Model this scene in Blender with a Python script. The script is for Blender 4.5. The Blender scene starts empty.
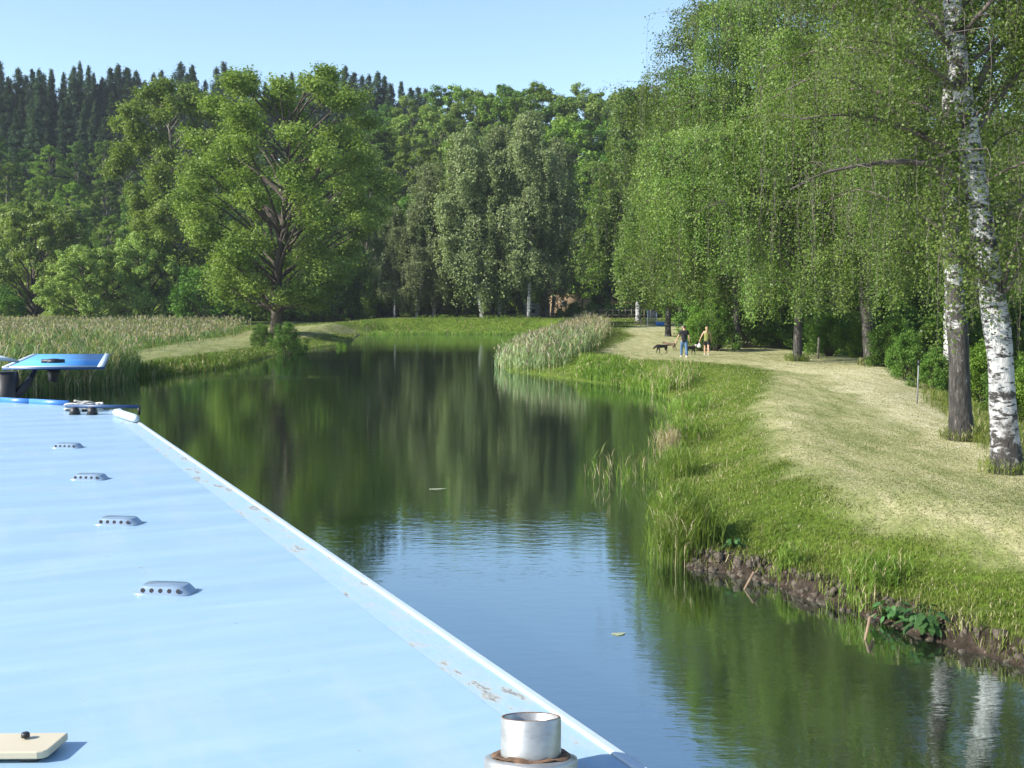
import bpy, math, random
import numpy as np
from mathutils import Vector
R = math.radians
rng = np.random.default_rng(7)
random.seed(7)
SC = bpy.context.scene
COL = SC.collection
F, CX, CY, HOR, H = 1150.0, 512.0, 384.0, 298.0, 4.3
PITCH = math.atan((CY - HOR) / F)
FW = np.array([0, math.cos(PITCH), -math.sin(PITCH)])
UP = np.array([0, math.sin(PITCH), math.cos(PITCH)])
RT = np.array([1.0, 0, 0])
CAM = np.array([0, 0, H])

# ------------------------------------------------------------------ survey helpers
def ray(px, py): return FW * F + RT * (px - CX) + UP * (CY - py)
def on_z(px, py, z):
    d = ray(px, py); t = (z - H) / d[2]
    return CAM + d * t
def at_depth(px, py, y):
    d = ray(px, py); return CAM + d * (y / d[1])
def ss(t):
    t = np.clip(t, 0, 1); return t * t * (3 - 2 * t)
def wob(x, y, s=1.0, ph=0.0):
    x = np.asarray(x) * s; y = np.asarray(y) * s
    return (np.sin(1.7 * x + 2.3 * np.sin(0.9 * y + ph) + ph) + np.sin(2.1 * y + 1.9 * np.sin(1.3 * x + 2 * ph) + 1.3 * ph)
            + 0.6 * np.sin(4.3 * x - 3.1 * y + ph) + 0.5 * np.sin(5.9 * y + 4.7 * x + 3 * ph)) / 3.1

def poly_sd(P, x, y):
    """signed distance to polygon, positive outside"""
    x = np.asarray(x, float); y = np.asarray(y, float)
    best = np.full(x.shape, 1e9); inside = np.zeros(x.shape, bool)
    n = len(P)
    for i in range(n):
        ax, ay = P[i]; bx, by = P[(i + 1) % n]
        dx, dy = bx - ax, by - ay
        t = np.clip(((x - ax) * dx + (y - ay) * dy) / (dx * dx + dy * dy + 1e-12), 0, 1)
        d = (x - ax - t * dx) ** 2 + (y - ay - t * dy) ** 2
        best = np.minimum(best, d)
        if ay != by:
            c = ((ay > y) != (by > y)) & (x < (bx - ax) * (y - ay) / (by - ay) + ax)
            inside ^= c
    d = np.sqrt(best)
    return np.where(inside, -d, d)

# ------------------------------------------------------------------ the water's outline
wpx = [(1024, 668), (960, 648), (900, 627), (850, 611), (800, 594), (760, 580), (715, 571), (690, 568), (668, 556), (661, 535),
       (659, 505), (662, 480), (666, 455), (672, 430), (677, 410), (670, 398), (650, 391), (620, 386), (590, 382), (560, 378),
       (530, 374), (508, 371), (504, 366), (515, 359), (530, 352), (545, 345), (556, 339), (558, 335), (530, 334), (480, 333.4),
       (430, 333), (390, 333), (362, 334), (356, 337), (352, 341), (340, 345), (310, 349), (280, 354), (255, 361), (225, 367),
       (190, 371), (150, 377), (110, 382), (60, 388), (0, 396), (-150, 402), (-420, 420)]
W = [(22, -20), (12.6, 0)] + [tuple(on_z(a, b, 0)[:2]) for a, b in wpx] + [(-42, 20), (-38, 0), (-34, -20)]

def height(x, y, sd=None):
    x = np.asarray(x, float); y = np.asarray(y, float)
    if sd is None: sd = poly_sd(W, x, y)
    near = 1 - ss((y - 22) / 8)                       # eroded edge on the near right bank
    sdn = sd + 0.10 * wob(x, y, 1.9) + 0.05 * wob(x, y, 6.0, 1.0)
    B = 1.1 + 0.75 * ss((y - 95) / 40) * (1 - .9 * ss((-x - 14) / 12))
    left = ss((-x - 2) / 6) * (1 - ss((y - 105) / 25))
    B = B - 0.35 * left
    step = (0.12 + 0.10 * near) * ss(sdn / 0.14)
    up = (B - 0.2) * ss((sdn + 0.2) / (3.9 - 0.3 * near + 2.5 * left))
    h = step + up + 0.035 * wob(x, y, 0.45) * ss(sd / 2) + 0.012 * wob(x, y, 3.0, 2.0) * ss(sd / .5)
    f0 = 6.5 + 11 * ss((y - 42) / 30) + 3 * ss((24 - y) / 8)
    drop = ss((sd - f0) / 5.0) * ss((x - 2) / 4) * (1 - ss((y - 105) / 30))
    h = h * (1 - drop) + 0.45 * drop
    h = np.where(sdn < 0, -1.1 * ss(-sdn / 1.5), h)
    hill = 40 * ss((y + 0.12 * np.abs(x) - 168) / 160)
    return h + hill

def ground(px, py, y1=420.0):
    """the point of the terrain that a surveyor sights through (px, py)"""
    d = ray(px, py)
    ys = np.geomspace(6, y1, 1600)
    X = d[0] / d[1] * ys; Z = H + d[2] / d[1] * ys
    h = np.maximum(height(X, ys), 0)
    k = np.argmax(Z < h) if np.any(Z < h) else len(ys) - 1
    return np.array([X[k], ys[k], h[k]])
def hz(x, y): return float(height(np.array([x]), np.array([y]))[0])

# mown strips
m1 = [(1024, 545), (985, 533), (940, 518), (900, 505), (860, 491), (815, 465), (782, 437), (769, 408), (778, 388), (786, 371),
      (735, 364), (690, 360.5), (640, 358.5), (606, 352), (622, 344), (640, 336), (628, 330), (640, 326)]
m1w = [tuple(ground(a, b)[:2]) for a, b in m1]
e = m1w[-1]
M1 = [(15.5, 3), (10.5, 13)] + m1w + [(e[0] + 4, e[1] + 8), (22, 118), (19, 95), (17, 75), (19, 60), (16.8, 50), (14.4, 40), (12.6, 33), (11.2, 27), (10.4, 22), (11.5, 18), (17, 10), (21, 3)]
m2 = [(60, 364), (110, 356), (180, 342.5), (236, 334), (262, 328), (340, 325), (372, 329), (330, 334), (262, 345), (200, 354), (140, 363)]
M2 = [tuple(ground(a, b)[:2]) for a, b in m2]
M3 = [(-38, 146.5), (-14, 146), (6, 146), (20, 143), (24, 138), (26, 143), (10, 150), (-14, 150), (-38, 151)]
def mown(x, y):
    w = 0.35 * wob(x, y, 0.9, .4) + 0.15 * wob(x, y, 4.0, 1.4)
    a = ss((.95 - (poly_sd(M1, x, y) + w)) / 1.1)
    b = ss((0.35 - (poly_sd(M2, x, y) + w)) / 0.8)
    c = ss((0.35 - (poly_sd(M3, x, y) + w)) / 0.8)
    return np.maximum(np.maximum(a, .62 * b), .5 * c)

# ------------------------------------------------------------------ object helpers
def tag(o, label=None, cat=None, group=None, kind=None):
    if label: o['label'] = label
    if cat: o['category'] = cat
    if group: o['group'] = group
    if kind: o['kind'] = kind
    return o
def empty(name, loc=(0, 0, 0), rz=0.0, label=None, cat=None, group=None, parent=None):
    o = bpy.data.objects.new(name, None); COL.objects.link(o)
    o.location = loc; o.rotation_euler = (0, 0, rz); o.empty_display_size = .2
    if parent: o.parent = parent
    return tag(o, label, cat, group)
def mesh_np(name, V, polys, mat, parent=None, smooth=False):
    """polys: list of int arrays, each (n,k)"""
    me = bpy.data.meshes.new(name)
    V = np.asarray(V, np.float32)
    polys = [np.asarray(p, np.int32) for p in polys if len(p)]
    loops = np.concatenate([p.ravel() for p in polys])
    tot = np.concatenate([np.full(len(p), p.shape[1], np.int32) for p in polys])
    start = np.concatenate([[0], np.cumsum(tot)[:-1]]).astype(np.int32)
    me.vertices.add(len(V)); me.vertices.foreach_set('co', V.ravel())
    me.loops.add(len(loops)); me.loops.foreach_set('vertex_index', loops)
    me.polygons.add(len(tot)); me.polygons.foreach_set('loop_start', start); me.polygons.foreach_set('loop_total', tot)
    if smooth: me.polygons.foreach_set('use_smooth', np.ones(len(tot), bool))
    me.update(calc_edges=True)
    if mat: me.materials.append(mat)
    o = bpy.data.objects.new(name, me); COL.objects.link(o)
    if parent: o.parent = parent
    return o

class MB:
    def __init__(s): s.v = []; s.q = []; s.t = []; s.n = 0; s.ng = []
    def add(s, V, Q=(), T=()):
        V = np.asarray(V, float).reshape(-1, 3)
        for f in Q: s.q.append([i + s.n for i in f])
        for f in T: s.t.append([i + s.n for i in f])
        s.v.append(V); s.n += len(V)
    def box(s, c, size, rz=0.0, top=(1, 1)):
        x, y, z = [a / 2 for a in size]
        P = []
        for sz in (-1, 1):
            k = top if sz > 0 else (1, 1)
            for sx, sy in ((-1, -1), (1, -1), (1, 1), (-1, 1)): P.append((sx * x * k[0], sy * y * k[1], sz * z))
        P = np.array(P); ca, sa = math.cos(rz), math.sin(rz)
        P = np.c_[P[:, 0] * ca - P[:, 1] * sa, P[:, 0] * sa + P[:, 1] * ca, P[:, 2]] + np.array(c)
        s.add(P, [(0, 3, 2, 1), (4, 5, 6, 7), (0, 1, 5, 4), (1, 2, 6, 5), (2, 3, 7, 6), (3, 0, 4, 7)])
    def tube(s, P, r, n=6, cap=True):
        P = np.asarray(P, float); m = len(P)
        r = np.broadcast_to(np.asarray(r, float), (m,))
        T = np.gradient(P, axis=0); T /= np.linalg.norm(T, axis=1)[:, None] + 1e-9
        a = np.array([1, 0, 0]) if abs(T[0][0]) < .8 else np.array([0, 1, 0])
        U = np.cross(T, a); U /= np.linalg.norm(U, axis=1)[:, None] + 1e-9
        Wv = np.cross(T, U)
        an = np.arange(n) * 2 * math.pi / n
        V = P[:, None] + r[:, None, None] * (U[:, None] * np.cos(an)[None, :, None] + Wv[:, None] * np.sin(an)[None, :, None])
        Q = []
        for i in range(m - 1):
            for j in range(n):
                k = (j + 1) % n
                Q.append((i * n + j, i * n + k, (i + 1) * n + k, (i + 1) * n + j))
        V = V.reshape(-1, 3); T3 = []
        if cap:
            V = np.vstack([V, P[0], P[-1]])
            for j in range(n):
                k = (j + 1) % n
                T3.append((m * n, k, j)); T3.append((m * n + 1, (m - 1) * n + j, (m - 1) * n + k))
        s.add(V, Q, T3)
    def lathe(s, prof, n=32, c=(0, 0, 0), sx=1.0, sy=1.0):
        an = np.arange(n) * 2 * math.pi / n; V = []
        for r, z in prof: V.append(np.c_[r * sx * np.cos(an), r * sy * np.sin(an), np.full(n, z)])
        Q = [(i * n + j, i * n + (j + 1) % n, (i + 1) * n + (j + 1) % n, (i + 1) * n + j) for i in range(len(prof) - 1) for j in range(n)]
        s.add(np.vstack(V) + np.array(c), Q)
    def build(s, name, mat, parent=None, smooth=False, bevel=0):
        o = mesh_np(name, np.vstack(s.v), [p for p in (s.q, s.t) if p], mat, parent, smooth)
        if bevel:
            b = o.modifiers.new('bevel', 'BEVEL'); b.width = bevel; b.segments = 2; b.limit_method = 'ANGLE'
        return o

# ------------------------------------------------------------------ materials
def newmat(name):
    m = bpy.data.materials.new(name); m.use_nodes = True
    nt = m.node_tree; nt.nodes.clear()
    out = nt.nodes.new('ShaderNodeOutputMaterial')
    return m, nt, out
def N(nt, t, **kw):
    n = nt.nodes.new(t)
    for k, v in kw.items():
        if hasattr(n, k): setattr(n, k, v)
    return n
def setin(n, **kw):
    for k, v in kw.items(): n.inputs[k.replace('_', ' ')].default_value = v
def c4(c): return (c[0], c[1], c[2], 1)
def noise(nt, vec, scale, detail=4, rough=.6):
    n = N(nt, 'ShaderNodeTexNoise'); setin(n, Scale=scale, Detail=detail, Roughness=rough)
    if vec is not None: nt.links.new(vec, n.inputs['Vector'])
    return n.outputs['Fac']
def ramp(nt, fac, stops):
    r = N(nt, 'ShaderNodeValToRGB'); el = r.color_ramp.elements
    while len(el) < len(stops): el.new(.5)
    for e_, (p, c) in zip(el, stops): e_.position = p; e_.color = c4(c) if len(c) == 3 else c
    nt.links.new(fac, r.inputs['Fac']); return r.outputs['Color']
def mix(nt, fac, a, b, mode='MIX'):
    m = N(nt, 'ShaderNodeMix'); m.data_type = 'RGBA'; m.blend_type = mode
    for sock, v in ((m.inputs[0], fac), (m.inputs[6], a), (m.inputs[7], b)):
        if hasattr(v, 'is_linked'): nt.links.new(v, sock)
        else: sock.default_value = c4(v) if isinstance(v, (tuple, list)) else v
    return m.outputs[2]
def mapping(nt, vec, scale=(1, 1, 1), rot=(0, 0, 0)):
    m = N(nt, 'ShaderNodeMapping'); m.inputs['Scale'].default_value = scale; m.inputs['Rotation'].default_value = rot
    nt.links.new(vec, m.inputs['Vector']); return m.outputs['Vector']
def coords(nt, kind='Object'): return N(nt, 'ShaderNodeTexCoord').outputs[kind]
def bump(nt, h, strength, dist):
    b = N(nt, 'ShaderNodeBump'); setin(b, Strength=strength, Distance=dist); nt.links.new(h, b.inputs['Height']); return b.outputs['Normal']

def leafmat(name, c1, c2, trans=.35, gloss=.12, cs=.35, jit=.25, straw=None):
    m, nt, out = newmat(name)
    P = coords(nt)
    f = noise(nt, P, cs, 3)
    col = ramp(nt, f, [(.32, c1), (.68, c2)])
    geo = N(nt, 'ShaderNodeNewGeometry')
    rnd = geo.outputs['Random Per Island']
    hs = N(nt, 'ShaderNodeHueSaturation')
    mr = N(nt, 'ShaderNodeMapRange'); setin(mr, To_Min=1 - jit, To_Max=1 + jit); nt.links.new(rnd, mr.inputs['Value'])
    oi = N(nt, 'ShaderNodeObjectInfo')
    mr2 = N(nt, 'ShaderNodeMapRange'); setin(mr2, To_Min=.74, To_Max=1.25); nt.links.new(oi.outputs['Random'], mr2.inputs['Value'])
    mul = N(nt, 'ShaderNodeMath', operation='MULTIPLY'); nt.links.new(mr.outputs[0], mul.inputs[0]); nt.links.new(mr2.outputs[0], mul.inputs[1])
    nt.links.new(mul.outputs[0], hs.inputs['Value'])
    mr3 = N(nt, 'ShaderNodeMapRange'); setin(mr3, To_Min=.494, To_Max=.506); nt.links.new(oi.outputs['Random'], mr3.inputs['Value'])
    nt.links.new(mr3.outputs[0], hs.inputs['Hue'])
    nt.links.new(col, hs.inputs['Color'])
    c = hs.outputs['Color']
    pr = N(nt, 'ShaderNodeBsdfPrincipled'); setin(pr, Roughness=.45)
    pr.inputs['Specular IOR Level'].default_value = gloss
    nt.links.new(c, pr.inputs['Base Color'])
    tr = N(nt, 'ShaderNodeBsdfTranslucent')
    tc = mix(nt, 1.0, c, (1.25, 1.35, .55), 'MULTIPLY'); nt.links.new(tc, tr.inputs['Color'])
    mx = N(nt, 'ShaderNodeMixShader'); mx.inputs[0].default_value = trans
    nt.links.new(pr.outputs[0], mx.inputs[1]); nt.links.new(tr.outputs[0], mx.inputs[2])
    nt.links.new(mx.outputs[0], out.inputs['Surface']); return m

def solid(name, col, rough=.6, metal=0.0, var=.12, vs=4.0, spec=.5, bmp=0.0, col2=None):
    m, nt, out = newmat(name)
    P = coords(nt); f = noise(nt, P, vs, 5)
    a = tuple(max(0, x * (1 - var)) for x in col); b = tuple(min(1, x * (1 + var)) for x in (col2 or col))
    c = ramp(nt, f, [(.3, a), (.7, b)])
    pr = N(nt, 'ShaderNodeBsdfPrincipled'); setin(pr, Roughness=rough, Metallic=metal)
    pr.inputs['Specular IOR Level'].default_value = spec
    nt.links.new(c, pr.inputs['Base Color'])
    if bmp: nt.links.new(bump(nt, noise(nt, P, vs * 6, 5), .6, bmp), pr.inputs['Normal'])
    nt.links.new(pr.outputs[0], out.inputs['Surface']); return m

def birchbark(name, dark_base=.9, marks=.5):
    m, nt, out = newmat(name)
    P = coords(nt)
    white = ramp(nt, noise(nt, P, 3.0, 4), [(.3, (.34, .33, .32)), (.7, (.54, .54, .54))])
    # dark horizontal scars
    s1 = noise(nt, mapping(nt, P, (2.2, 2.2, 9.0)), 1.6, 5, .65)
    k1 = ramp(nt, s1, [(.50 + .07 * marks, (0, 0, 0)), (.56 + .07 * marks, (1, 1, 1))])
    k2 = ramp(nt, noise(nt, mapping(nt, P, (1.2, 1.2, 1.9), (.5, .3, 0)), 1.7, 7, .72), [(.49 + .08 * marks, (0, 0, 0)), (.53 + .08 * marks, (1, 1, 1))])
    sx = N(nt, 'ShaderNodeSeparateXYZ'); nt.links.new(P, sx.inputs[0])
    ad = N(nt, 'ShaderNodeMath', operation='ADD'); nt.links.new(sx.outputs['Z'], ad.inputs[0])
    nb = N(nt, 'ShaderNodeMath', operation='MULTIPLY'); nt.links.new(noise(nt, P, 5.0, 5), nb.inputs[0]); nb.inputs[1].default_value = 4.5
    nt.links.new(nb.outputs[0], ad.inputs[1])
    mr = N(nt, 'ShaderNodeMapRange'); setin(mr, From_Min=dark_base + 1.6, From_Max=dark_base + 2.3, To_Min=1, To_Max=0); nt.links.new(ad.outputs[0], mr.inputs['Value'])
    c = mix(nt, k1, white, (.035, .03, .028)); c = mix(nt, k2, c, (.04, .035, .03)); rough_ = ramp(nt, noise(nt, mapping(nt, P, (7, 7, 1.6)), 1.8, 6, .75), [(.38, (.015, .013, .012)), (.52, (.045, .04, .034)), (.62, (.10, .09, .08)), (.70, (.40, .38, .35))])
    c = mix(nt, mr.outputs[0], c, rough_)
    pr = N(nt, 'ShaderNodeBsdfPrincipled'); setin(pr, Roughness=.75); nt.links.new(c, pr.inputs['Base Color'])
    nt.links.new(bump(nt, noise(nt, mapping(nt, P, (1, 1, .5)), 14, 6, .7), 1.0, .05), pr.inputs['Normal'])
    nt.links.new(pr.outputs[0], out.inputs['Surface']); return m

BARK = solid('brown_bark', (.075, .06, .045), .9, var=.4, vs=3, bmp=.03)
BARKG = solid('grey_bark', (.13, .115, .095), .9, var=.4, vs=3, bmp=.03)
TWIG = solid('birch_limb_bark', (.055, .042, .035), .8, var=.35, vs=2, col2=(.12, .10, .085))
BIRCH = birchbark('birch_bark', .5, .45)
BIRCHA = birchbark('scarred_birch_bark', 1.0, .35)
BIRCHD = birchbark('old_birch_bark', 2.2, -.2)
BIRCHG = birchbark('grey_birch_bark', 6.5, -.3)
BIRCHM = birchbark('rugged_birch_bark', 3.2, -.2)

# ------------------------------------------------------------------ foliage builders
def unit(v): return v / (np.linalg.norm(v, axis=-1, keepdims=True) + 1e-9)
def rdir(r, n): return unit(r.normal(size=(n, 3)))
def leaf_quads(r, P, Nrm, size, aspect=.6, hang=0.0):
    n = len(P)
    a = rdir(r, n)
    if hang: a = unit(a * (1 - hang) + np.array([0, 0, -1.0]) * hang)
    Nn = unit(Nrm)
    U = unit(a - Nn * np.sum(a * Nn, axis=1, keepdims=True))
    V = np.cross(Nn, U)
    s = size * r.uniform(.6, 1.35, n)[:, None]
    A = P - U * s * .5; B = P + V * s * aspect * .5; C = P + U * s * .5; D = P - V * s * aspect * .5
    # slight fold
    lift = Nn * s * .10
    return np.stack([A, B + lift, C, D + lift], 1).reshape(-1, 3)
def quads_of(nv): return np.arange(nv, dtype=np.int32).reshape(-1, 4)
def leaf_mesh(name, V, mat, parent): return mesh_np(name, V, [quads_of(len(V))], mat, parent)

def curve(p0, p1, sag, n, r, jit=0.0):
    t = np.linspace(0, 1, n)[:, None]
    P = p0 + (p1 - p0) * t
    P[:, 2] += (sag * np.sin(t * math.pi))[:, 0]
    if jit:
        j = r.normal(size=(n, 3)) * jit; j[0] = 0; j[-1] = 0; P = P + j
    return P

def broadleaf(r, name, mat, bark, Ht=25, Rd=9, nl=30000, ls=.32, lobes=42, base=.18, prof=(.45, .9, 1, .95, .75, .35), trunk_r=.45, lean=(0, 0), flat=.8, lobe_r=(.2, .34), open_=0.0, upb=.45):
    root = empty(name)
    tb = MB(); lb = MB()
    n = 9; t = np.linspace(0, 1, n)
    TP = np.c_[lean[0] * t ** 1.4 + .25 * np.sin(5 * t + r.uniform(0, 6)) * t, lean[1] * t ** 1.4 + .25 * np.sin(4 * t + r.uniform(0, 6)) * t, t * Ht * .82 - .4]
    tb.tube(TP, trunk_r * (1 - .85 * t) + .25 * trunk_r * np.exp(-t * 30), 10)
    V = []
    per = nl // lobes
    for k in range(lobes):
        s = (k + r.uniform(0, 1)) / lobes
        if open_ and r.uniform() < .09: continue
        s = s ** .9
        env = Rd * np.interp(s, np.linspace(0, 1, len(prof)), prof)
        z = Ht * (base + (1 - base) * s * .93)
        lr = Rd * r.uniform(*lobe_r) * (1 - .25 * s)
        az = k * 2.399963 + r.uniform(-.5, .5)
        rr = max(0, env - lr * .8) * r.uniform(.55, 1.0)
        tx = np.array([np.interp(min(s, .98) * .9, t, TP[:, 0]), np.interp(min(s, .98) * .9, t, TP[:, 1]), 0])
        c = np.array([math.cos(az) * rr, math.sin(az) * rr, z]) + tx * 1.0
        zs = max(Ht * base * .75, z - rr * r.uniform(.5, .95) - 1)
        st = np.array([np.interp(zs, TP[:, 2], TP[:, 0]), np.interp(zs, TP[:, 2], TP[:, 1]), zs])
        bp = curve(st, c, rr * .08, 6, r, .15)
        lb.tube(bp, np.linspace(.05 + .014 * rr, .03, 6), 5, False)
        for q in range(3):
            d = rdir(r, 1)[0]; d[2] = abs(d[2]) * .7
            lb.tube(curve(bp[4], c + d * lr * .8, .1, 4, r, .05), np.linspace(.045, .015, 4), 4, False)
        ns = 9
        sd = rdir(r, ns); sd[:, 2] = sd[:, 2] * .8 + .15
        sc = c + sd * lr * r.uniform(.45, .9, (ns, 1)) * np.array([1, 1, flat])
        sr = lr * r.uniform(.28, .5, (ns, 1))
        idx = r.integers(0, ns, per)
        dd = rdir(r, per)
        rad = r.uniform(0, 1, (per, 1)) ** (.45)
        P = sc[idx] + dd * rad * sr[idx] * np.array([1, 1, flat])
        if open_: P = P + r.normal(size=P.shape) * open_
        Nn = unit(.55 * dd + np.array([0, 0, upb]) + .75 * rdir(r, per) + .25 * unit(P - c))
        V.append(leaf_quads(r, P, Nn, ls))
    tb.build('trunk', bark, root, True); lb.build('limbs', bark, root, True)
    leaf_mesh('crown', np.vstack(V), mat, root)
    root['ht'] = float(Ht)
    return root

def birch(r, name, mat, bark, Ht=20, Rd=5, nprim=34, strands=14, per=26, ls=.2, trunk_pts=None, trunk_r=.25, low=.2, drop=(1.0, 3.2), limbs=(), spread=.19, second=None, sides=10, azb=None, twig=TWIG, low_clip=None):
    root = empty(name)
    tb = MB(); lb = MB(); V = []
    if trunk_pts is None:
        t = np.linspace(0, 1, 9)
        trunk_pts = np.c_[.3 * np.sin(3 * t + r.uniform(0, 6)) * t * Ht / 20, .3 * np.sin(2.5 * t + r.uniform(0, 6)) * t * Ht / 20, t * Ht - .4]
    TP = np.asarray(trunk_pts, float); t = np.linspace(0, 1, 40)
    src = (TP[:, 2] - TP[0, 2]) / (TP[-1, 2] - TP[0, 2])
    TP = np.c_[np.interp(t, src, TP[:, 0]), np.interp(t, src, TP[:, 1]), np.interp(t, src, TP[:, 2])]
    for _ in range(3): TP[1:-1] = (TP[:-2] + TP[1:-1] * 2 + TP[2:]) / 4
    TP[:, 0] += .01 * np.sin(t * 60); 
    tb.tube(TP, trunk_r * (1 - .9 * t ** 1.1) * (1 + .05 * np.sin(t * 50) + .03 * np.sin(t * 83 + 1)) + trunk_r * .55 * np.exp(-t * Ht / .35), sides)
    if second is not None: tb.tube(second[0], second[1], 8)
    prim = []
    for k in range(nprim):
        s = low + (1 - low) * ((k + r.uniform(0, 1)) / nprim) ** .95
        q = TP[int(min(s, .985) * 39)]
        L = Rd * np.interp((s - low) / (1 - low), [0, .2, .45, .75, 1], [.65, 1, .95, .65, .18]) * r.uniform(.7, 1.15)
        az = k * 2.399963 + r.uniform(-.6, .6)
        if azb is not None and r.uniform() < azb[1]: az = azb[0] + r.uniform(-1.1, 1.1)
        d = np.array([math.cos(az), math.sin(az), 0])
        u = np.linspace(0, 1, 8)[:, None]
        rise = L * r.uniform(.35, .75) * (1.25 if s > .7 else 1)
        P = q + d * L * u + np.array([0, 0, 1.0]) * (rise * (1.55 * u - 1.05 * u ** 2.6))
        P[1:-1] += r.normal(size=(6, 3)) * .05 * L / 4
        prim.append((P, .018 + .010 * L * (1 - .6 * s)))
    for P, r0 in limbs:
        P = np.asarray(P, float); tt = np.linspace(0, 1, len(P)); uu = np.linspace(0, 1, 10)
        P = np.c_[np.interp(uu, tt, P[:, 0]), np.interp(uu, tt, P[:, 1]), np.interp(uu, tt, P[:, 2])]
        P[1:-1] = (P[:-2] + 2 * P[1:-1] + P[2:]) / 4
        prim.append((P, r0))
    for P, r0 in prim:
        m = len(P)
        lb.tube(P, np.linspace(r0, .012, m) , 6, False)
        L = np.linalg.norm(P[-1] - P[0]); pd_ = r.choice([.35, 1.0, 1.35])
        nsd = max(3, int(strands * (L / Rd) + .5))
        # side shoots, then hanging strands along them
        for j in range(nsd):
            u = .22 + .78 * (j + r.uniform(0, 1)) / nsd
            b = np.array([np.interp(u, np.linspace(0, 1, m), P[:, i]) for i in range(3)])
            sd = rdir(r, 1)[0]; sd[2] = abs(sd[2]) * .3
            sl = Rd * spread * r.uniform(.3, 2.0)
            hook = b + sd * sl
            dl = r.uniform(*drop) * (.55 + .45 * u)
            if low_clip is not None: dl = min(dl, max(.2, hook[2] - low_clip))
            hn = 6
            w = np.linspace(0, 1, hn)[:, None]
            S = hook + np.array([0, 0, -1.0]) * dl * w + sd * .25 * dl * w * (1 - w) + r.normal(size=(hn, 3)) * .03
            S = np.vstack([b, (b + hook) / 2 + [0, 0, .06 * sl], S])
            lb.tube(S, np.linspace(.007, .003, len(S)) * max(1, ls / .06) ** .5, 3, False)
            n = int(per * pd_ * r.choice([.2, .8, 1.8]) * r.uniform(.7, 1.3) * (dl + sl) / (drop[1] + .5) + 3)
            uu = r.uniform(.04, 1, n) * (len(S) - 1)
            Q = np.c_[[np.interp(uu, np.arange(len(S)), S[:, i]) for i in range(3)]].T
            Q = Q + r.normal(size=Q.shape) * np.array([.17, .17, .12]) * (.8 + ls * 2.4)
            ax_ = np.c_[np.interp(Q[:, 2], TP[:, 2], TP[:, 0]), np.interp(Q[:, 2], TP[:, 2], TP[:, 1]), Q[:, 2]]; off = unit(Q - ax_)
            V.append(leaf_quads(r, Q, unit(.8 * rdir(r, n) + .40 * np.array([0, 0, 1]) + .75 * off), ls, .75, .35))
    tb.build('trunk', bark, root, True); lb.build('limbs', twig, root, True)
    leaf_mesh('crown', np.vstack(V), mat, root)
    root['ht'] = float(Ht)
    return root

def conifer(r, name, mat, Ht=24, Rd=4.0, nl=11000, ls=.85):
    root = empty(name); tb = MB()
    tb.tube([(0, 0, -.4), (.05, 0, Ht * .5), (0, .05, Ht)], [.3, .17, .02], 7); tb.build('trunk', BARK, root, True)
    V = []; tiers = 30
    for k in range(tiers):
        s = (k + .5) / tiers; z = Ht * (.1 + .89 * s)
        Rr = Rd * (1 - s) ** .62 * r.uniform(.6, 1.2) + .15
        nb = int(5 + 6 * (1 - s))
        for b in range(nb):
            az = r.uniform(0, 6.283); L = Rr * r.uniform(.65, 1.15)
            n = max(4, int(nl / tiers / nb * (.5 + 1.2 * (1 - s))))
            u = r.uniform(.05, 1, n)
            d = np.array([math.cos(az), math.sin(az), 0]); sd = np.array([-d[1], d[0], 0])
            P = d * (L * u)[:, None] + sd * (r.normal(size=n) * .16 * L * (1.1 - u) + r.normal(size=n) * .22)[:, None]
            P[:, 2] += z + L * (.12 - .35 * u + .2 * u ** 2) + r.normal(size=n) * .28
            V.append(leaf_quads(r, P, unit(np.array([0, 0, 1.0]) + .5 * d + .55 * rdir(r, n)), ls * (.45 + .6 * (1 - s)), .42, .25))
    V.append(leaf_quads(r, np.c_[r.normal(size=(30, 2)) * .06, Ht * r.uniform(.94, 1.01, 30)], rdir(r, 30), .4, .3, .6))
    leaf_mesh('crown', np.vstack(V), mat, root); root['ht'] = float(Ht); return root

def bush(r, name, mat, Ht=4, Rd=2.6, nl=9000, ls=.14, lobes=16, bark=BARK):
    root = empty(name); V = []; lb = MB(); per = nl // lobes
    for k in range(lobes):
        az = k * 2.4 + r.uniform(-.4, .4); s = (k + .5) / lobes
        rr = Rd * math.sqrt(1 - s * .85) * r.uniform(.35, .8); z = Ht * (.14 + .68 * s) * r.uniform(.85, 1.1)
        c = np.array([math.cos(az) * rr, math.sin(az) * rr, z]); lr = Rd * r.uniform(.26, .42)
        lb.tube(curve(np.array([math.cos(az) * .1, math.sin(az) * .1, -.2]), c, .2, 5, r, .04), np.linspace(.05, .015, 5), 5, False)
        ns = 8; sc = c + rdir(r, ns) * lr * .65; sr = lr * r.uniform(.3, .55, (ns, 1)); idx = r.integers(0, ns, per)
        dd = rdir(r, per); P = sc[idx] + dd * r.uniform(0, 1, (per, 1)) ** .45 * sr[idx]
        P[:, 2] = np.maximum(P[:, 2], .03)
        V.append(leaf_quads(r, P, unit(.5 * dd + [0, 0, .4] + .75 * rdir(r, per)), ls))
    lb.build('stems', bark, root, True); leaf_mesh('crown', np.vstack(V), mat, root); root['ht'] = float(Ht); return root

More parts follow.
